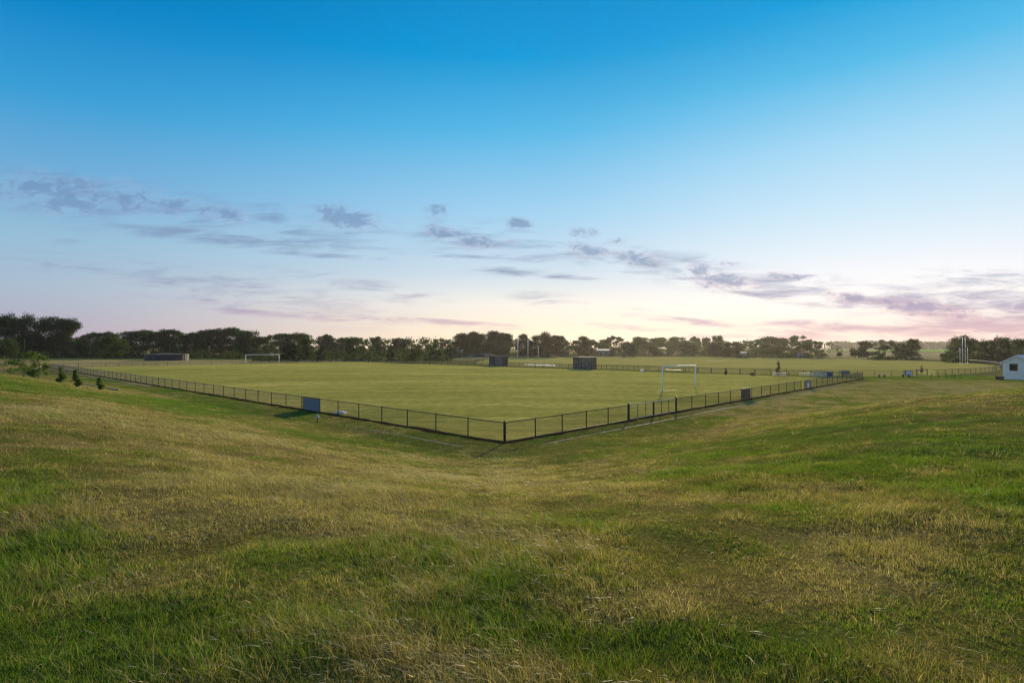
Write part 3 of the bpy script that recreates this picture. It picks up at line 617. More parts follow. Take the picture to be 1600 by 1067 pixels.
for e in (0, SD):
    nv = -dep if e == 0 else dep; o0 = dep * e
    w_.slab([o0 + Zv * SE, o0 + gdv * SW + Zv * SE, o0 + gdv * SW / 2 + Zv * SR], -nv * .04)
w_.build('wall', M_BOARD, shed)
rf = MB()
for s in (0, 1):
    e0 = (-gdv * .35 if s == 0 else gdv * (SW + .35)) + Zv * (SE - .2); r0 = gdv * SW / 2 + Zv * (SR + .02)
    rf.slab([e0 - dep * .3, r0 - dep * .3, r0 + dep * (SD + .3), e0 + dep * (SD + .3)], Zv * .07)
rf.build('roof', mat('blue_roof', (.12, .17, .30), .4, .2), shed)
bg_ = MB()
for s in (0, 1):
    e0 = (-gdv * .37 if s == 0 else gdv * (SW + .37)) + Zv * (SE - .3); r0 = gdv * SW / 2 + Zv * (SR - .07)
    bg_.slab([e0 - dep * .33, r0 - dep * .33, r0 - dep * .33 + Zv * .17, e0 - dep * .33 + Zv * .17], dep * .03)
bg_.build('barge_board', M_WHITE, shed)
wc = gdv * 1.28 + Zv * 1.92 - dep * .04
wn = MB().box(wc, (.98, .03, 1.1), gdv, dep, Zv).build('window', mat('dark_glass', (.008, .009, .01), .15), shed)
wfm = MB()
for s in (-1, 1): wfm.box(wc + gdv * s * .53 - dep * .01, (.07, .05, 1.24), gdv, dep, Zv); wfm.box(wc + Zv * s * .59 - dep * .012, (.98, .05, .07), gdv, dep, Zv)
wfm.build('frame', M_BOARD, wn)
MB().box(gdv * SW / 2 + dep * SD / 2 + Zv * .06, (SW - .1, SD - .1, .3), gdv, dep, Zv).build('base', M_DARK, shed)
cb = MB(); cp = at(1562, 593.3); cb.box((0, 0, .26), (.95, .6, .46)).box((0, 0, .52), (1.02, .66, .06)); o = cb.build('dark_box', M_DARK); o.location = cp; o.rotation_euler = (0, 0, .3); tag(o, 'low dark box against the left foot of the white shed', 'box')

# ------------------------------------------------------------------ the person by the gate
def skin_body(name, J, E, radii, m, parent):
    me = bpy.data.meshes.new(name); me.from_pydata(J, E, []); o = link_mesh(name, me, parent, m)
    o.modifiers.new('skin', 'SKIN'); 
    for v, r in zip(me.skin_vertices[0].data, radii): v.radius = (r, r)
    me.skin_vertices[0].data[0].use_root = True
    sb = o.modifiers.new('sub', 'SUBSURF'); sb.levels = sb.render_levels = 2
    me.polygons.foreach_set('use_smooth', np.ones(len(me.polygons), dtype=bool)) if len(me.polygons) else None
    return o
pe = thing('person', at(1440, 586.8), 'person in a red top and black shorts walking by the oval gate', 'person', None, .5)
J = [(0, 0, .95), (0, 0, 1.15), (0, .0, 1.38), (0, -.01, 1.50), (0, -.02, 1.60), (0, -.02, 1.72), (.09, 0, .90), (.12, -.12, .5), (.12, .0, .09), (.12, -.17, .03), (-.09, 0, .90), (-.12, .10, .5), (-.12, .26, .12), (-.12, .12, .03),
     (.17, 0, 1.40), (.23, .06, 1.13), (.22, -.08, .92), (.21, -.13, .82), (-.17, 0, 1.40), (-.23, -.06, 1.13), (-.22, -.20, .96), (-.21, -.25, .87), (0, -.10, 1.61)]
E = [(0, 1), (1, 2), (2, 3), (3, 4), (4, 5), (0, 6), (6, 7), (7, 8), (8, 9), (0, 10), (10, 11), (11, 12), (12, 13), (2, 14), (14, 15), (15, 16), (16, 17), (2, 18), (18, 19), (19, 20), (20, 21), (4, 22)]
rr = [.14, .13, .14, .055, .085, .075, .085, .062, .042, .035, .085, .062, .042, .035, .065, .045, .035, .03, .065, .045, .035, .03, .03]
skin_body('body', J, E, rr, mat('skin', (.42, .26, .18), .6), pe)
skin_body('shirt', [(0, 0, .93), (0, 0, 1.15), (0, 0, 1.38), (.19, 0, 1.40), (.24, .05, 1.16), (-.19, 0, 1.40), (-.24, -.05, 1.16)], [(0, 1), (1, 2), (2, 3), (3, 4), (2, 5), (5, 6)], [.18, .165, .17, .09, .075, .09, .075], mat('red_cloth', (.42, .02, .03), .8), pe)
skin_body('shorts', [(0, 0, .93), (.1, 0, .88), (.13, -.08, .6), (-.1, 0, .88), (-.13, .07, .6)], [(0, 1), (1, 2), (0, 3), (3, 4)], [.165, .12, .11, .12, .11], mat('black_cloth', (.012, .012, .014), .85), pe)
skin_body('hair', [(0, .0, 1.68), (0, .03, 1.76), (0, .07, 1.64)], [(0, 1), (0, 2)], [.09, .085, .07], mat('dark_hair', (.03, .02, .015), .6), pe)

# ------------------------------------------------------------------ trees
def leaf_cloud(C, Rr, n, ls, col, r, var=.3, flat=.0, shell=.55):
    """n leaf faces spread through ellipsoid lobes (centres C, radii Rr)"""
    C = np.array(C, float); Rr = np.array(Rr, float); vol = (Rr[:, 0] * Rr[:, 1] * Rr[:, 2]) ** .67; k = r.choice(len(C), n, p=vol / vol.sum())
    d = r.normal(size=(n, 3)); d /= np.linalg.norm(d, axis=1)[:, None]; rad = (shell + (1 - shell) * r.random(n)) * (1 + .20 * r.normal(size=n)); rad = np.where(r.random(n) < .25, r.random(n), rad)
    p = C[k] + d * rad[:, None] * Rr[k]
    # second-level clumping: pull leaves towards random twig tips
    u = r.normal(size=(n, 3)); u /= np.linalg.norm(u, axis=1)[:, None]; u[:, 2] *= 1 - flat; w = np.cross(u, r.normal(size=(n, 3))); w /= np.linalg.norm(w, axis=1)[:, None] + 1e-9
    s = ls * (.55 + .9 * r.random(n))[:, None]
    V = np.stack([p - u * s * .5 - w * s * .16, p + w * s * .30 - u * s * .05, p + u * s * .55, p - w * s * .30 + u * s * .05], 1).reshape(-1, 3)
    lobe = (.8 + .4 * r.random(len(C)))[k]; lv = lobe * (1 - var + 2 * var * r.random(n)); c = np.array(col)[None] * lv[:, None]; c[:, 0] *= 1 + .25 * (r.random(n) - .3)
    return V, np.arange(4 * n).reshape(-1, 4), np.repeat(c, 4, 0)
def lobes(kind, Wd, H, r):
    C, Q = [], []; hw = Wd / 2
    if kind == 'umbrella':
        for _ in range(13): a, q = r.random() * 6.28, math.sqrt(r.random()) * .74 * hw; C.append((math.cos(a) * q, math.sin(a) * q, H * (.9 - .26 * (q / hw) ** 2 - .10 * r.random()))); s = hw * (.22 + .14 * r.random()); Q.append((s, s, H * (.07 + .03 * r.random())))
        for _ in range(36): a, q, z = r.random() * 6.28, math.sqrt(r.random()) * .78 * hw, r.random(); C.append((math.cos(a) * q, math.sin(a) * q, H * (.10 + .70 * z))); s = hw * (.25 + .14 * r.random()); Q.append((s, s, H * (.08 + .05 * r.random())))
    elif kind == 'round':
        for _ in range(38): a, q, z = r.random() * 6.28, math.sqrt(r.random()) * .66 * hw, r.random(); k = math.sqrt(max(.25, 1 - (z * 1.35 - .5) ** 2)); C.append((math.cos(a) * q * k, math.sin(a) * q * k, H * (.07 + .8 * z))); s = hw * (.20 + .15 * r.random()); Q.append((s, s, H * (.08 + .06 * r.random())))
    elif kind == 'dense':
        for i in range(26): z = i / 25; k = 1 - .5 * z ** 2; a, q = r.random() * 6.28, math.sqrt(r.random()) * .66 * hw * k; C.append((math.cos(a) * q, math.sin(a) * q, H * (.10 + .80 * z))); s = hw * (.36 - .14 * z + .08 * r.random()); Q.append((s, s, H * (.09 + .03 * r.random())))
    elif kind == 'airy':
        for _ in range(20): a, q, z = r.random() * 6.28, math.sqrt(r.random()) * .78 * hw, r.random(); C.append((math.cos(a) * q, math.sin(a) * q, H * (.10 + .82 * z * (1 - .22 * q / hw)))); s = hw * (.17 + .14 * r.random()); Q.append((s, s, H * (.06 + .05 * r.random())))
    else:                                   # bush
        for _ in range(10): a, q, z = r.random() * 6.28, math.sqrt(r.random()) * .6 * hw, r.random(); C.append((math.cos(a) * q, math.sin(a) * q, H * (.18 + .55 * z * (1 - .4 * q / hw)))); s = hw * (.34 + .14 * r.random()); Q.append((s, s, H * (.18 + .08 * r.random())))
    C = np.array(C); Q = np.array(Q); k = (C[:, 2] + Q[:, 2]).max(); C[:, 2] += H - k; 
    return C, Q
COLS = {'umbrella': (.022, .044, .010), 'round': (.036, .066, .011), 'dense': (.014, .027, .007), 'airy': (.050, .082, .018), 'bush': (.036, .070, .012)}
def tree(name, label, px, base, top, wpx, kind, col=None, cat='tree', group='trees beyond the playing fields', dens=1.):
    r = np.random.default_rng(int(px * 13 + base * 7)); p = at(px, base); k = p.y / F; H = CAMZ + (HZ - top) * k; Wd = wpx * k * 1.2
    t = thing(name, p, label, cat, group, r.random() * 6.28)
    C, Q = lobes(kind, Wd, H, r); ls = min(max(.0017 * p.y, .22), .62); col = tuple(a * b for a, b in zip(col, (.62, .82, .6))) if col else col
    n = int(min(max(Wd * H * 58 * dens, 600), 26000) * (.6 if kind == 'airy' else 1.15))
    V, T, c = leaf_cloud(C, Q, n, ls, col or COLS[kind], r, .3, .3 if kind == 'umbrella' else 0)
    V[:, 2] = np.maximum(V[:, 2], .05)
    link_mesh('crown', np_mesh('crown', V, T, c), t, LEAF)
    tr = MB(); r0 = max(.022 * H, .09); hub = H * (.34 if kind in ('umbrella', 'airy') else .22)
    ln = (r.random() - .5) * .06 * H
    tr.tube([(0, 0, -.2), (ln * .3, 0, hub * .5), (ln, ln * .4, hub), (ln * 1.2, ln * .5, H * .6), (ln, 0, H * .8)], [r0 * 1.0, r0 * .8, r0 * .65, r0 * .4, r0 * .15], 7)
    for i in r.choice(len(C), min(8, len(C)), replace=False):
        c_ = Vector(C[i]); s_ = Vector((ln, ln * .4, hub * (.7 + .4 * r.random()))); mid = s_.lerp(c_, .5) + Vector((0, 0, .06 * H)); tr.tube([s_, mid, c_], [r0 * .5, r0 * .34, r0 * .12], 5)
    tr.build('trunk', M_BARK, t)
    return t
HAZE_LEAF = (.085, .125, .030)  # paler leaf colour, with haze painted into the crowns
TREES = [
 ('gum_tree', 'tall dark spreading gum cut off by the left edge of the photo', 6, 559, 488, 60, 'round', (.034, .052, .017)),
 ('gum_tree', 'tall dark gum with sky gaps, second from the left edge', 38, 559, 489.5, 54, 'round', (.034, .052, .017)),
 ('gum_tree', 'broadest and darkest tall left gum, reddish trunk showing', 78, 558.5, 493, 62, 'round', (.034, .052, .017)),
 ('gum_tree', 'tall left gum whose rounded right side ends the tallest clump', 106, 558.5, 496, 44, 'round', (.042, .056, .024)),
 ('wattle_tree', 'olive bushy wattle under the tall gums at the left edge', 12, 562, 528, 34, 'round', None),
 ('young_tree', 'small dark bushy tree at the foot of the tallest left clump', 106, 560, 544, 20, 'bush', (.04, .05, .02)),
 ('gum_tree', 'small gum tucked against the right side of the tallest left clump', 130, 558, 525, 24, 'round', (.046, .058, .024)),
 ('gum_tree', 'greyish gum behind and left of the round olive wattle', 143, 556, 518, 30, 'umbrella', (.055, .066, .036)),
 ('gum_tree', 'slim grey gum peeping over the round olive wattle', 168, 556, 517, 28, 'umbrella', (.055, .066, .036)),
 ('wattle_tree', 'round olive wattle standing alone left of the water tank', 177, 561, 522, 50, 'round', (.066, .078, .02)),
 ('gum_tree', 'flat-topped dark gum right of the round olive wattle', 222, 557, 514.5, 60, 'umbrella', None),
 ('gum_tree', 'flat-topped gum directly above the water tank', 264, 557, 513.5, 40, 'umbrella', None),
 ('gum_tree', 'lower dark gum right of the one above the water tank', 300, 557, 519, 36, 'round', (.042, .054, .024)),
 ('gum_tree', 'dark gum with a stepped crown left of the far goal', 331, 557, 512, 48, 'umbrella', None),
 ('gum_tree', 'dark domed gum above the left post of the far goal', 364, 557, 511.5, 46, 'umbrella', None),
 ('gum_tree', 'olive domed tree above the crossbar of the far goal', 392, 558, 516, 48, 'round', (.056, .068, .024)),
 ('gum_tree', 'grey-green loose tree above the right post of the far goal', 418, 558, 523, 34, 'airy', (.06, .072, .032)),
 ('gum_tree', 'flat-topped dark gum just right of the far goal', 441, 556, 520.5, 40, 'umbrella', None),
 ('gum_tree', 'gum with one wispy top sprig right of the far goal', 468, 556, 519, 32, 'umbrella', None),
 ('shrub_tree', 'very dark low tree reaching the ground right of the far goal', 453, 565, 534, 32, 'dense', (.03, .038, .017)),
 ('shrub_tree', 'green rounded tree between the two very dark low trees', 479, 564, 527, 34, 'round', (.058, .074, .022)),
 ('shrub_tree', 'very dark cone-like low tree in the left middle row', 502, 565, 540, 22, 'dense', (.028, .036, .017)),
 ('gum_tree', 'dark round-topped gum behind the very dark cone-like tree', 510, 556, 521.5, 32, 'round', (.044, .056, .026)),
 ('gum_tree', 'dull grey gum with a low round top in the left middle row', 536, 556, 527, 32, 'round', (.05, .06, .03)),
 ('gum_tree', 'bright olive tree with a ragged top in the left middle row', 556, 560, 525, 36, 'round', (.07, .082, .02)),
 ('gum_tree', 'grey-green tree with a pale leaning stem beside the ragged olive one', 569, 564, 529, 28, 'airy', (.066, .082, .034)),
 ('pine_tree', 'dark spiky-topped tree left of the small dark cone tree', 588, 556, 525.5, 26, 'dense', (.038, .05, .024)),
 ('shrub_tree', 'small dark cone tree among paler trees left of centre', 611, 562, 539, 14, 'dense', (.028, .036, .017)),
 ('gum_tree', 'loose green tree left of the small dark cone tree', 597, 562, 532, 24, 'airy', (.06, .078, .03)),
 ('gum_tree', 'low wide dark tree forming a long flat top left of centre', 627, 556, 528, 44, 'round', (.042, .052, .026)),
 ('gum_tree', 'pinkish olive tree nearest the pitch left of centre', 649, 566.5, 534, 28, 'round', (.078, .074, .034)),
 ('gum_tree', 'pale green tree with a narrow top left of the dense dark pines', 668, 561, 529, 30, 'airy', (.076, .094, .03)),
 ('shrub_tree', 'green tree standing on the pitch edge left of the dense dark pines', 681, 566.5, 534, 26, 'round', (.06, .078, .026)),
 ('gum_tree', 'hazy low gum filling the dip left of the dense dark pines', 697, 556, 529, 24, 'airy', (.06, .068, .032)),
 ('shrub_tree', 'low very dark bush-like tree at the left foot of the pines', 706, 560, 540, 28, 'dense', (.026, .034, .016)),
 ('pine_tree', 'leftmost dense dark pine with a pointed shoulder', 722, 557, 520, 38, 'dense', (.024, .03, .016)),
 ('pine_tree', 'broad dense dark pine above the left dugout', 746, 557, 517.5, 58, 'dense', (.024, .03, .015)),
 ('pine_tree', 'dense dark pine with the highest top of the middle clump', 772, 557, 516.5, 54, 'dense', (.026, .031, .015)),
 ('pine_tree', 'rightmost dense pine with a browner ragged side', 790, 557, 519, 36, 'round', (.04, .042, .018)),
 ('gum_tree', 'rounded gum behind the left of the tall white posts', 818, 558, 521, 30, 'round', (.042, .046, .02)),
 ('gum_tree', 'highest rounded gum behind the distant football posts', 846, 558, 518, 48, 'round', (.04, .043, .018)),
 ('wattle_tree', 'olive wattle in front of the highest rounded gum', 853, 557.6, 531, 26, 'round', (.066, .07, .022)),
 ('wattle_tree', 'olive wattle between the tall white posts', 829, 557.8, 531, 18, 'round', (.06, .062, .022)),
 ('gum_tree', 'dark domed gum right of the highest rounded gum', 869, 558, 523.5, 38, 'round', (.04, .042, .02)),
 ('gum_tree', 'hazy olive tree above and left of the nearer dugout', 890, 556.5, 530, 32, 'airy', (.07, .068, .03)),
 ('gum_tree', 'round-headed hazy gum directly above the nearer dugout', 916, 557, 524.5, 36, 'round', (.058, .058, .026)),
 ('gum_tree', 'low hazy gum beside the white-roofed building', 942, 555, 530, 32, 'round', HAZE_LEAF),
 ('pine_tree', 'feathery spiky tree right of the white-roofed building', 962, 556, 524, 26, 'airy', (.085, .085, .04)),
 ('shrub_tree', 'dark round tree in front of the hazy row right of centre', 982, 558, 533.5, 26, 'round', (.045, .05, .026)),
 ('gum_tree', 'round hazy gum with a clean stem behind the dark round tree', 1000, 555, 526, 34, 'round', HAZE_LEAF),
 ('gum_tree', 'wide hazy gum left of the near goal crossbar', 1027, 555, 526.5, 42, 'round', HAZE_LEAF),
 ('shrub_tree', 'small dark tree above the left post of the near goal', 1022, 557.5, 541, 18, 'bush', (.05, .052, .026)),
 ('gum_tree', 'wide hazy gum above the near goal crossbar', 1060, 555, 526, 42, 'round', HAZE_LEAF),
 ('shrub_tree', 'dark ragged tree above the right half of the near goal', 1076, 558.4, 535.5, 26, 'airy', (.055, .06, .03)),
 ('gum_tree', 'narrow hazy gum with a round top right of the near goal', 1086, 555, 524.8, 20, 'round', HAZE_LEAF),
 ('gum_tree', 'small round hazy gum between two taller hazy gums', 1103, 555, 526.5, 18, 'round', HAZE_LEAF),
 ('gum_tree', 'highest round hazy gum right of the near goal', 1122, 555, 523.8, 28, 'round', HAZE_LEAF),
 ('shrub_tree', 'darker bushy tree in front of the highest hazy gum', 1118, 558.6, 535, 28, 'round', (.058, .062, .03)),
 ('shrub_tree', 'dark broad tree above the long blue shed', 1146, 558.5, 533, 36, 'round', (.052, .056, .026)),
 ('gum_tree', 'thin hazy tree right of the long blue shed', 1168, 557, 532, 28, 'airy', HAZE_LEAF),
 ('gum_tree', 'low hazy tree over a gap right of the long blue shed', 1187, 556, 530, 26, 'airy', HAZE_LEAF),
 ('gum_tree', 'wide pale flat-topped gum between the two blue sheds', 1206, 555.5, 525.5, 42, 'umbrella', (.10, .10, .05)),
 ('shrub_tree', 'dark sprawling scrub tree between the two blue sheds', 1212, 560, 539, 42, 'airy', (.06, .06, .03)),
 ('gum_tree', 'pale wispy gum left of the boxy blue shed', 1231, 558, 528, 30, 'airy', (.11, .11, .06)),
 ('gum_tree', 'tall pale gum rising behind the boxy blue shed', 1250, 557, 524, 36, 'airy', (.09, .092, .046)),
 ('shrub_tree', 'darker upright tree wrapped around the boxy blue shed', 1258, 560, 536, 24, 'airy', (.058, .06, .03)),
 ('gum_tree', 'loose two-headed tree left of the bright green paddock', 1275, 560, 533, 22, 'airy', (.065, .068, .034)),
 ('bush', 'tiny round bush alone before the bright green paddock', 1312.5, 559, 550, 9.5, 'bush', (.03, .036, .018)),
 ('round_tree', 'compact dark round tree alone in the green paddock', 1350, 560.5, 531.5, 26, 'round', (.036, .04, .02)),
 ('shrub_tree', 'low dark dome attached to the left of the compact round tree', 1336, 560, 543, 15, 'bush', (.036, .04, .02)),
 ('gum_tree', 'airy gum with pale see-through leaves left of the right row', 1374, 560.5, 530.5, 30, 'airy', (.075, .078, .04)),
 ('gum_tree', 'airy gum with thin stems in the middle of the right row', 1394, 561, 531, 28, 'airy', (.07, .075, .036)),
 ('shrub_tree', 'dark dense tree in the right row before the paddock', 1410, 562, 536, 28, 'round', (.042, .048, .022)),
 ('gum_tree', 'tallest gum ending the right row beside the paddock gap', 1425, 562, 529, 26, 'round', (.05, .056, .026)),
 ('gum_tree', 'broad dark tree behind the twin tall posts', 1500, 565, 523.5, 42, 'round', (.055, .068, .022)),
 ('gum_tree', 'dense dark tree touching the right of the twin tall posts', 1520, 564, 527, 28, 'dense', (.04, .046, .02)),
 ('shrub_tree', 'low bush-like tree left of the twin tall posts', 1479, 565, 550, 20, 'bush', (.045, .055, .02)),
 ('gum_tree', 'yellow-green loose tree right of the twin tall posts', 1540, 565.5, 528.5, 34, 'round', (.066, .08, .026)),
 ('gum_tree', 'dark tree with a top tuft left of the shed roof', 1561, 566, 524, 34, 'round', (.05, .062, .022)),
 ('gum_tree', 'yellow-green tree above the apex of the shed roof', 1581, 566, 525.5, 34, 'round', (.07, .086, .022)),
 ('gum_tree', 'dark tree cut off by the right edge behind the shed', 1604, 566, 528, 40, 'round', (.045, .055, .022)),
]
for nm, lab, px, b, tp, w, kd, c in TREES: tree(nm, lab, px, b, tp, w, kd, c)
# far-off wood behind everything, one mass
def far_wood():
    r = np.random.default_rng(99); C, Q = [], []
    for px in np.arange(-260, 1860, 9.):
        if px < 1290: y0 = 430 + 150 * r.random(); yt = 530 + 5 * r.random() - (4 if px < 700 else 0)
        else: y0 = 1130 + 160 * r.random(); yt = 532 + 3.5 * r.random()
        k = y0 / F; H = CAMZ + (HZ - yt) * k; x = (px + 8 * r.random() - 800) * k; w = (8 + 5 * r.random()) * k
        C.append((x, y0, H * .8)); Q.append((w, w, H * .22)); C.append((x + w * .4, y0 - 3, H * .42)); Q.append((w, w, H * .42))
    V, T, c = leaf_cloud(C, Q, 60000, 1.5, (.032, .046, .018), r, .25)
    far = V.reshape(-1, 4, 3)[:, 0, 1] > 900; V4 = V.reshape(-1, 4, 3); ctr = V4.mean(1, keepdims=True); V4[far] = ctr[far] + (V4[far] - ctr[far]) * 2.4
    V = V4.reshape(-1, 3); V[:, 2] = np.maximum(V[:, 2], .05)
    tag(link_mesh('distant_woodland', np_mesh('distant_woodland', V, T, c), None, LEAF), kind='stuff')
far_wood()
def scrub():
    r = np.random.default_rng(5); C, Q = [], []
    bands = [(-40, 250, 557.5, 559.5, 2.4), (100, 720, 557.2, 559, 4.2), (250, 720, 558, 561.5, 3.2), (400, 700, 563.6, 564.6, 1.5), (860, 1290, 555.9, 556.8, 3.), (1150, 1290, 558.8, 559.8, 2.2), (1360, 1440, 562, 563, 1.6), (1470, 1640, 566, 567, 2.2), (700, 870, 556.5, 557.6, 2.2)]
    for x0, x1, y0, y1, h in bands:
        for px in np.arange(x0, x1, 4.):
            if r.random() < .15: continue
            p = at(px + 3 * r.random(), y0 + (y1 - y0) * r.random()); hh_ = h * (.5 + .9 * r.random()); C.append((p.x, p.y, hh_ * .42)); w = 1.2 + 1.8 * r.random(); Q.append((w, w, hh_ * .55))
    V, T, c = leaf_cloud(C, Q, 60000, .6, (.03, .046, .012), r, .35); V[:, 2] = np.maximum(V[:, 2], .03)
    tag(link_mesh('scrub', np_mesh('scrub', V, T, c), None, LEAF), kind='stuff')
scrub()
# leafy saplings with stakes
M_STAKE = mat('grey_stake', (.2, .185, .17), .7)
def sapling(p, hpx, wpx, stake_px, label, group, n=420, col=(.085, .125, .038), lean=0., name='sapling', bushy=False):
    r = np.random.default_rng(int(p.x * 91 + p.y * 17) & 0xffff); k = p.y / F; H, Wd = hpx * k, wpx * k; t = thing(name, p, label, 'sapling', group)
    C, Q = [], []
    if bushy:
        for i in range(16): z = r.random(); q = Wd * .36 * (1 - .45 * z); a = r.random() * 6.28; C.append((math.cos(a) * q + lean * z * H, math.sin(a) * q, H * (.05 + .82 * z))); s = Wd * (.16 + .1 * r.random()); Q.append((s, s, H * .10))
    else:
      for i in range(9): z = i / 8; C.append(((r.random() - .5) * Wd * .5 * (1 - .7 * z) + lean * z * H, (r.random() - .5) * Wd * .5 * (1 - .7 * z), H * (.18 + .76 * z))); s = Wd * (.34 - .2 * z); Q.append((s, s, H * .12))
    V, T, c = leaf_cloud(C, Q, n, min(.2, max(.15, .0024 * p.y)), col, r, .35); V[:, 2] = np.maximum(V[:, 2], .03); link_mesh('foliage', np_mesh('foliage', V, T, c), t, LEAF)
    MB().tube([(0, 0, -.1), (lean * H * .4, 0, H * .5), (lean * H, 0, H * .9)], [.03, .022, .01], 6).build('stem', M_BARK, t)
    if stake_px: MB().tube([(.12, .05, -.1), (.12, .05, stake_px * k)], .011, 5).build('stake', M_STAKE, t)
G1 = 'leafy saplings on the left slope'
sapling(hit(6, 580), 28, 44, 44, 'low leafy sapling cut off by the left edge of the photo', G1, 900, bushy=True)
sapling(hit(36, 589), 48, 44, 60, 'largest leafy sapling on the left slope', G1, 1700, bushy=True)
sapling(hit(60, 593), 44, 30, 0, 'tall leafy sapling leaning right against the largest one', G1, 1100, lean=.1, bushy=True)
sapling(hit(96, 599.5), 26, 15, 45, 'small thin sapling with one side branch on the left slope', G1, 700)
sapling(hit(119, 605), 27, 16, 55, 'cone-shaped dark sapling on the left slope', G1, 700)
sapling(hit(155, 609.5), 20, 15, 54, 'rounded sapling beside the pale concrete edging', G1, 600)
G2 = 'saplings between the two fields'
sapling(at(1134, 586), 10, 6, 23, 'small dark sapling with a tall bare stake right of the near goal', G2, 200, (.04, .055, .02))
sapling(at(1176, 587.5), 6, 11, 0, 'low weedy clump by the far fence', G2, 160, (.06, .06, .025))
sapling(at(1215.5, 588.5), 24, 11, 0, 'tallest sapling behind the left picnic table', G2, 420, (.04, .055, .02))
sapling(at(1267, 589), 9, 7, 24, 'stubby sapling before the cream banner', G2, 200, (.04, .055, .02))
sapling(at(1317.5, 588.3), 4, 3, 20, 'bare twiggy sapling above the wide blue panel', G2, 60, (.06, .06, .03))

# ------------------------------------------------------------------ meadow grass
def ribbons(root, hgt, width, lean, bend, seg, yaw, r):
    n = len(root); ts = np.linspace(0, 1, seg + 1); up = np.array([0, 0, 1.]); side = np.stack([np.cos(yaw), np.sin(yaw), np.zeros(n)], 1)
    V = np.zeros((n, 2 * seg + 1, 3), np.float32)
    for i, t in enumerate(ts):
        c = root + lean * (hgt * (bend * t * t + .25 * t))[:, None]; c[:, 2] += hgt * t * (1 - .42 * np.minimum(bend, 1.4) * t)
        w = (width * (1 - t ** 1.6) * .5)[:, None]
        if i < seg: V[:, 2 * i] = c - side * w; V[:, 2 * i + 1] = c + side * w
        else: V[:, 2 * seg] = c
    tri = []
    for i in range(seg - 1): a = 2 * i; tri += [(a, a + 1, a + 3), (a, a + 3, a + 2)]
    a = 2 * (seg - 1); tri.append((a, a + 1, a + 2)); tri = np.array(tri)
    T = (np.arange(n)[:, None, None] * (2 * seg + 1) + tri[None]).reshape(-1, 3)
    return V.reshape(-1, 3), T
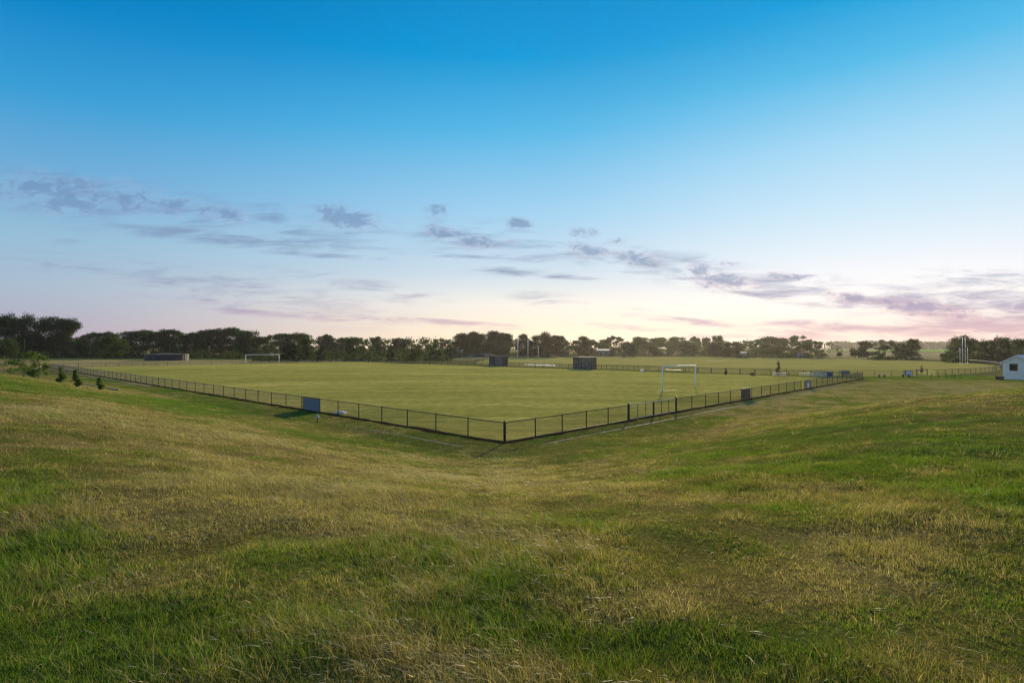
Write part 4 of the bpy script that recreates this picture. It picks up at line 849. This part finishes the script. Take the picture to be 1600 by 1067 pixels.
def grow(n_tuft, per, r0, r1, seg, seed, kind='turf'):
    r = np.random.default_rng(seed); rad = r0 + (r1 - r0) * r.random(n_tuft); th = (r.random(n_tuft) * 2 - 1) * .86
    x, y = rad * np.sin(th), rad * np.cos(th); d = outside(x, y); a, b = pitch_ab(x, y)
    ok = (d > .42) & (b < 88 + 0 * b) & (a < 165)
    dn = np.where(-b > -a, np.abs(-b - 2.3), np.abs(-a - 1.75)); ok &= (dn > .11) | (vnoise(x * .4, y * .4, 61) > .3)
    s = dryness(x, y); tall = fbm(x * .45, y * .45, 51, 3); bare = fbm(x * 1.1, y * 1.1, 66, 2)
    if kind == 'stalk': ok &= r.random(n_tuft) < np.clip(.05 + 1.6 * (s - .38), 0, 1) * smooth(.32, .56, tall) * (1.0 - .9 * smooth(-2.0, 2.0, x - .02 * y)) 
    elif kind == 'weed': ok &= r.random(n_tuft) < np.clip(1.2 - 1.6 * s, .1, 1)
    elif kind == 'tussock': ok &= r.random(n_tuft) < .25 + 1.2 * smooth(.4, .65, bare)
    else: ok &= r.random(n_tuft) < .68 + .5 * smooth(.25, .5, bare)
    x, y, s, tall = x[ok], y[ok], s[ok], tall[ok]; m = len(x)
    ti = np.repeat(np.arange(m), per); n = len(ti); R0 = np.hypot(x, y)[ti]
    sig = {'turf': .012 + .0016 * R0, 'stalk': .03 + .002 * R0, 'tussock': .045 + .0014 * R0, 'weed': .012 + 0 * R0}[kind]
    ox, oy = r.normal(size=n) * sig, r.normal(size=n) * sig; bx, by = x[ti] + ox, y[ti] + oy
    root = np.stack([bx, by, height(bx, by) - .012], 1)
    out = np.stack([ox, oy, np.zeros(n)], 1); out /= np.linalg.norm(out, axis=1)[:, None] + 1e-6
    rnd = r.normal(size=(n, 3)); rnd[:, 2] = 0; rnd /= np.linalg.norm(rnd, axis=1)[:, None] + 1e-6
    wind = np.array([-.85, -.25, 0]); st = s[ti]; tl = tall[ti]; vig = (.55 + .85 * r.random(m) ** 1.5)[ti]; tcol = ((.72 + .56 * r.random(m)) * (.62 + .76 * fbm(x * 1.9, y * 1.9, 88, 3)))[ti]; st = np.clip(st + .22 * r.normal(size=m)[ti], 0, 1)
    if kind == 'tussock':
        hgt = (.08 + .10 * r.random(m))[ti] * (.6 + .6 * r.random(n)); lean = out * .9 + rnd * .3 + wind * .25; bend = .3 + .8 * r.random(n); width = (.0026 + .00036 * R0) * (.7 + .6 * r.random(n))
        dk = (r.random(m) < np.clip(1.1 * s, .1, .8))[ti]; g_ = mixc(LUSH[None] * .75, DULL[None] * .85, r.random(n)); w_c = mixc(BROWN[None], STRAW[None], r.random(n) * .9); c = np.where(dk[:, None], w_c, g_)
    elif kind == 'weed':
        hgt = (.025 + .035 * r.random(m))[ti] * (.7 + .5 * r.random(n)); lean = out * 1.5 + rnd * .4; bend = .7 + .6 * r.random(n); width = (.006 + .007 * r.random(m))[ti] * (1 + .05 * R0)
        c = mixc(np.array([(.05, .12, .015)]), np.array([(.11, .20, .03)]), r.random(n))
    elif kind == 'turf':
        hgt = (.042 + .070 * smooth(.32, .75, tl)) * vig * (.6 + .7 * r.random(n)); hgt *= (1 - .3 * smooth(2, 12, bx))
        lean = out * .5 + rnd * .5 + wind * (.12 + .35 * smooth(.45, .75, tl))[:, None]; bend = .15 + .7 * r.random(n); width = (.0023 + .00034 * R0) * (.7 + .6 * r.random(n))
        dry = r.random(n) < np.clip((st - .18) * .8, .06, .60)
        g_ = mixc(LUSH[None], DULL[None], r.random(n)); g_ = mixc(g_, OLIVE[None], np.clip(smooth(.25, .8, st) * .8 + .25 * (r.random(n) - .5), 0, 1))
        w_c = mixc(BROWN[None], STRAW[None], np.clip(r.random(n) * .55 + .55 * smooth(.45, .95, st), 0, 1)); c = np.where(dry[:, None], w_c, g_)
    else:
        hgt = (.10 + .17 * smooth(.5, .8, tl)) * vig * (.7 + .5 * r.random(n)); lean = rnd * .3 + wind * 1.0; bend = .5 + .8 * r.random(n); width = (.0017 + .00030 * R0) * (.7 + .6 * r.random(n))
        c = mixc(np.array([(.30, .25, .11)]), np.array([(.56, .50, .30)]), r.random(n)); c = np.where((r.random(n) < .2)[:, None], np.array([(.17, .19, .06)]), c)
    c = c * (.78 + .44 * r.random(n))[:, None] * (tcol[:, None] if kind != 'stalk' else 1)
    V, T = ribbons(root, hgt, width, lean, bend, seg, r.random(n) * 6.28, r)
    C = np.repeat(c, 2 * seg + 1, 0); 
    if kind == 'stalk':                     # seed heads: a second, wider ribbon hanging from each tip
        tip = V.reshape(n, -1, 3)[:, -1].astype(float); keep = r.random(n) < .6; tip = tip[keep]; k = len(tip); ln = lean[keep] + np.array([0, 0, -.25]); 
        hv = hgt[keep] * .28; V2, T2 = ribbons(tip - np.array([0, 0, .004]), hv, width[keep] * 2.6, ln * 1.4, np.full(k, 1.1), 2, r.random(k) * 6.28, r)
        C2 = np.repeat(c[keep] * np.array([1.15, 1.12, 1.1]), 5, 0); T = np.vstack([T, T2 + len(V)]); V = np.vstack([V, V2]); C = np.vstack([C, C2])
    return V, T, C
DENS = 1.0
parts = [grow(int(82000 * DENS), 7, 2.0, 13, 3, 1), grow(int(150000 * DENS), 6, 8, 44, 2, 2), grow(int(95000 * DENS), 5, 38, 100, 1, 3), grow(int(46000 * DENS), 3, 2.2, 34, 3, 4, 'stalk'), grow(10000, 20, 3, 75, 2, 5, 'tussock'), grow(2600, 9, 2.2, 16, 3, 6, 'weed')]
off_ = 0; VV, TT, CC = [], [], []
for V, T, C in parts: VV.append(V); TT.append(T + off_); CC.append(C); off_ += len(V)
gm = np_mesh('meadow_grass', np.vstack(VV), np.vstack(TT), np.vstack(CC).astype(np.float32)); print('GRASS tris', len(gm.polygons))
tag(link_mesh('meadow_grass', gm, None, GRASS), kind='stuff')

# ------------------------------------------------------------------ haze
hz = MB().box((0, 100, 12.5), (6400, 6400, 27.4)).build('haze', None); tag(hz, kind='stuff')
mh = bpy.data.materials.new('haze'); mh.use_nodes = True; N = mh.node_tree.nodes; N.clear(); pv = N.new('ShaderNodeVolumePrincipled'); ho = N.new('ShaderNodeOutputMaterial'); mh.node_tree.links.new(pv.outputs[0], ho.inputs['Volume'])
pv.inputs['Color'].default_value = (.95, .93, .9, 1); pv.inputs['Density'].default_value = .00008; pv.inputs['Anisotropy'].default_value = .62
hz.data.materials.append(mh)
print('eye above ground', CAMZ - float(height(0., 0.)))
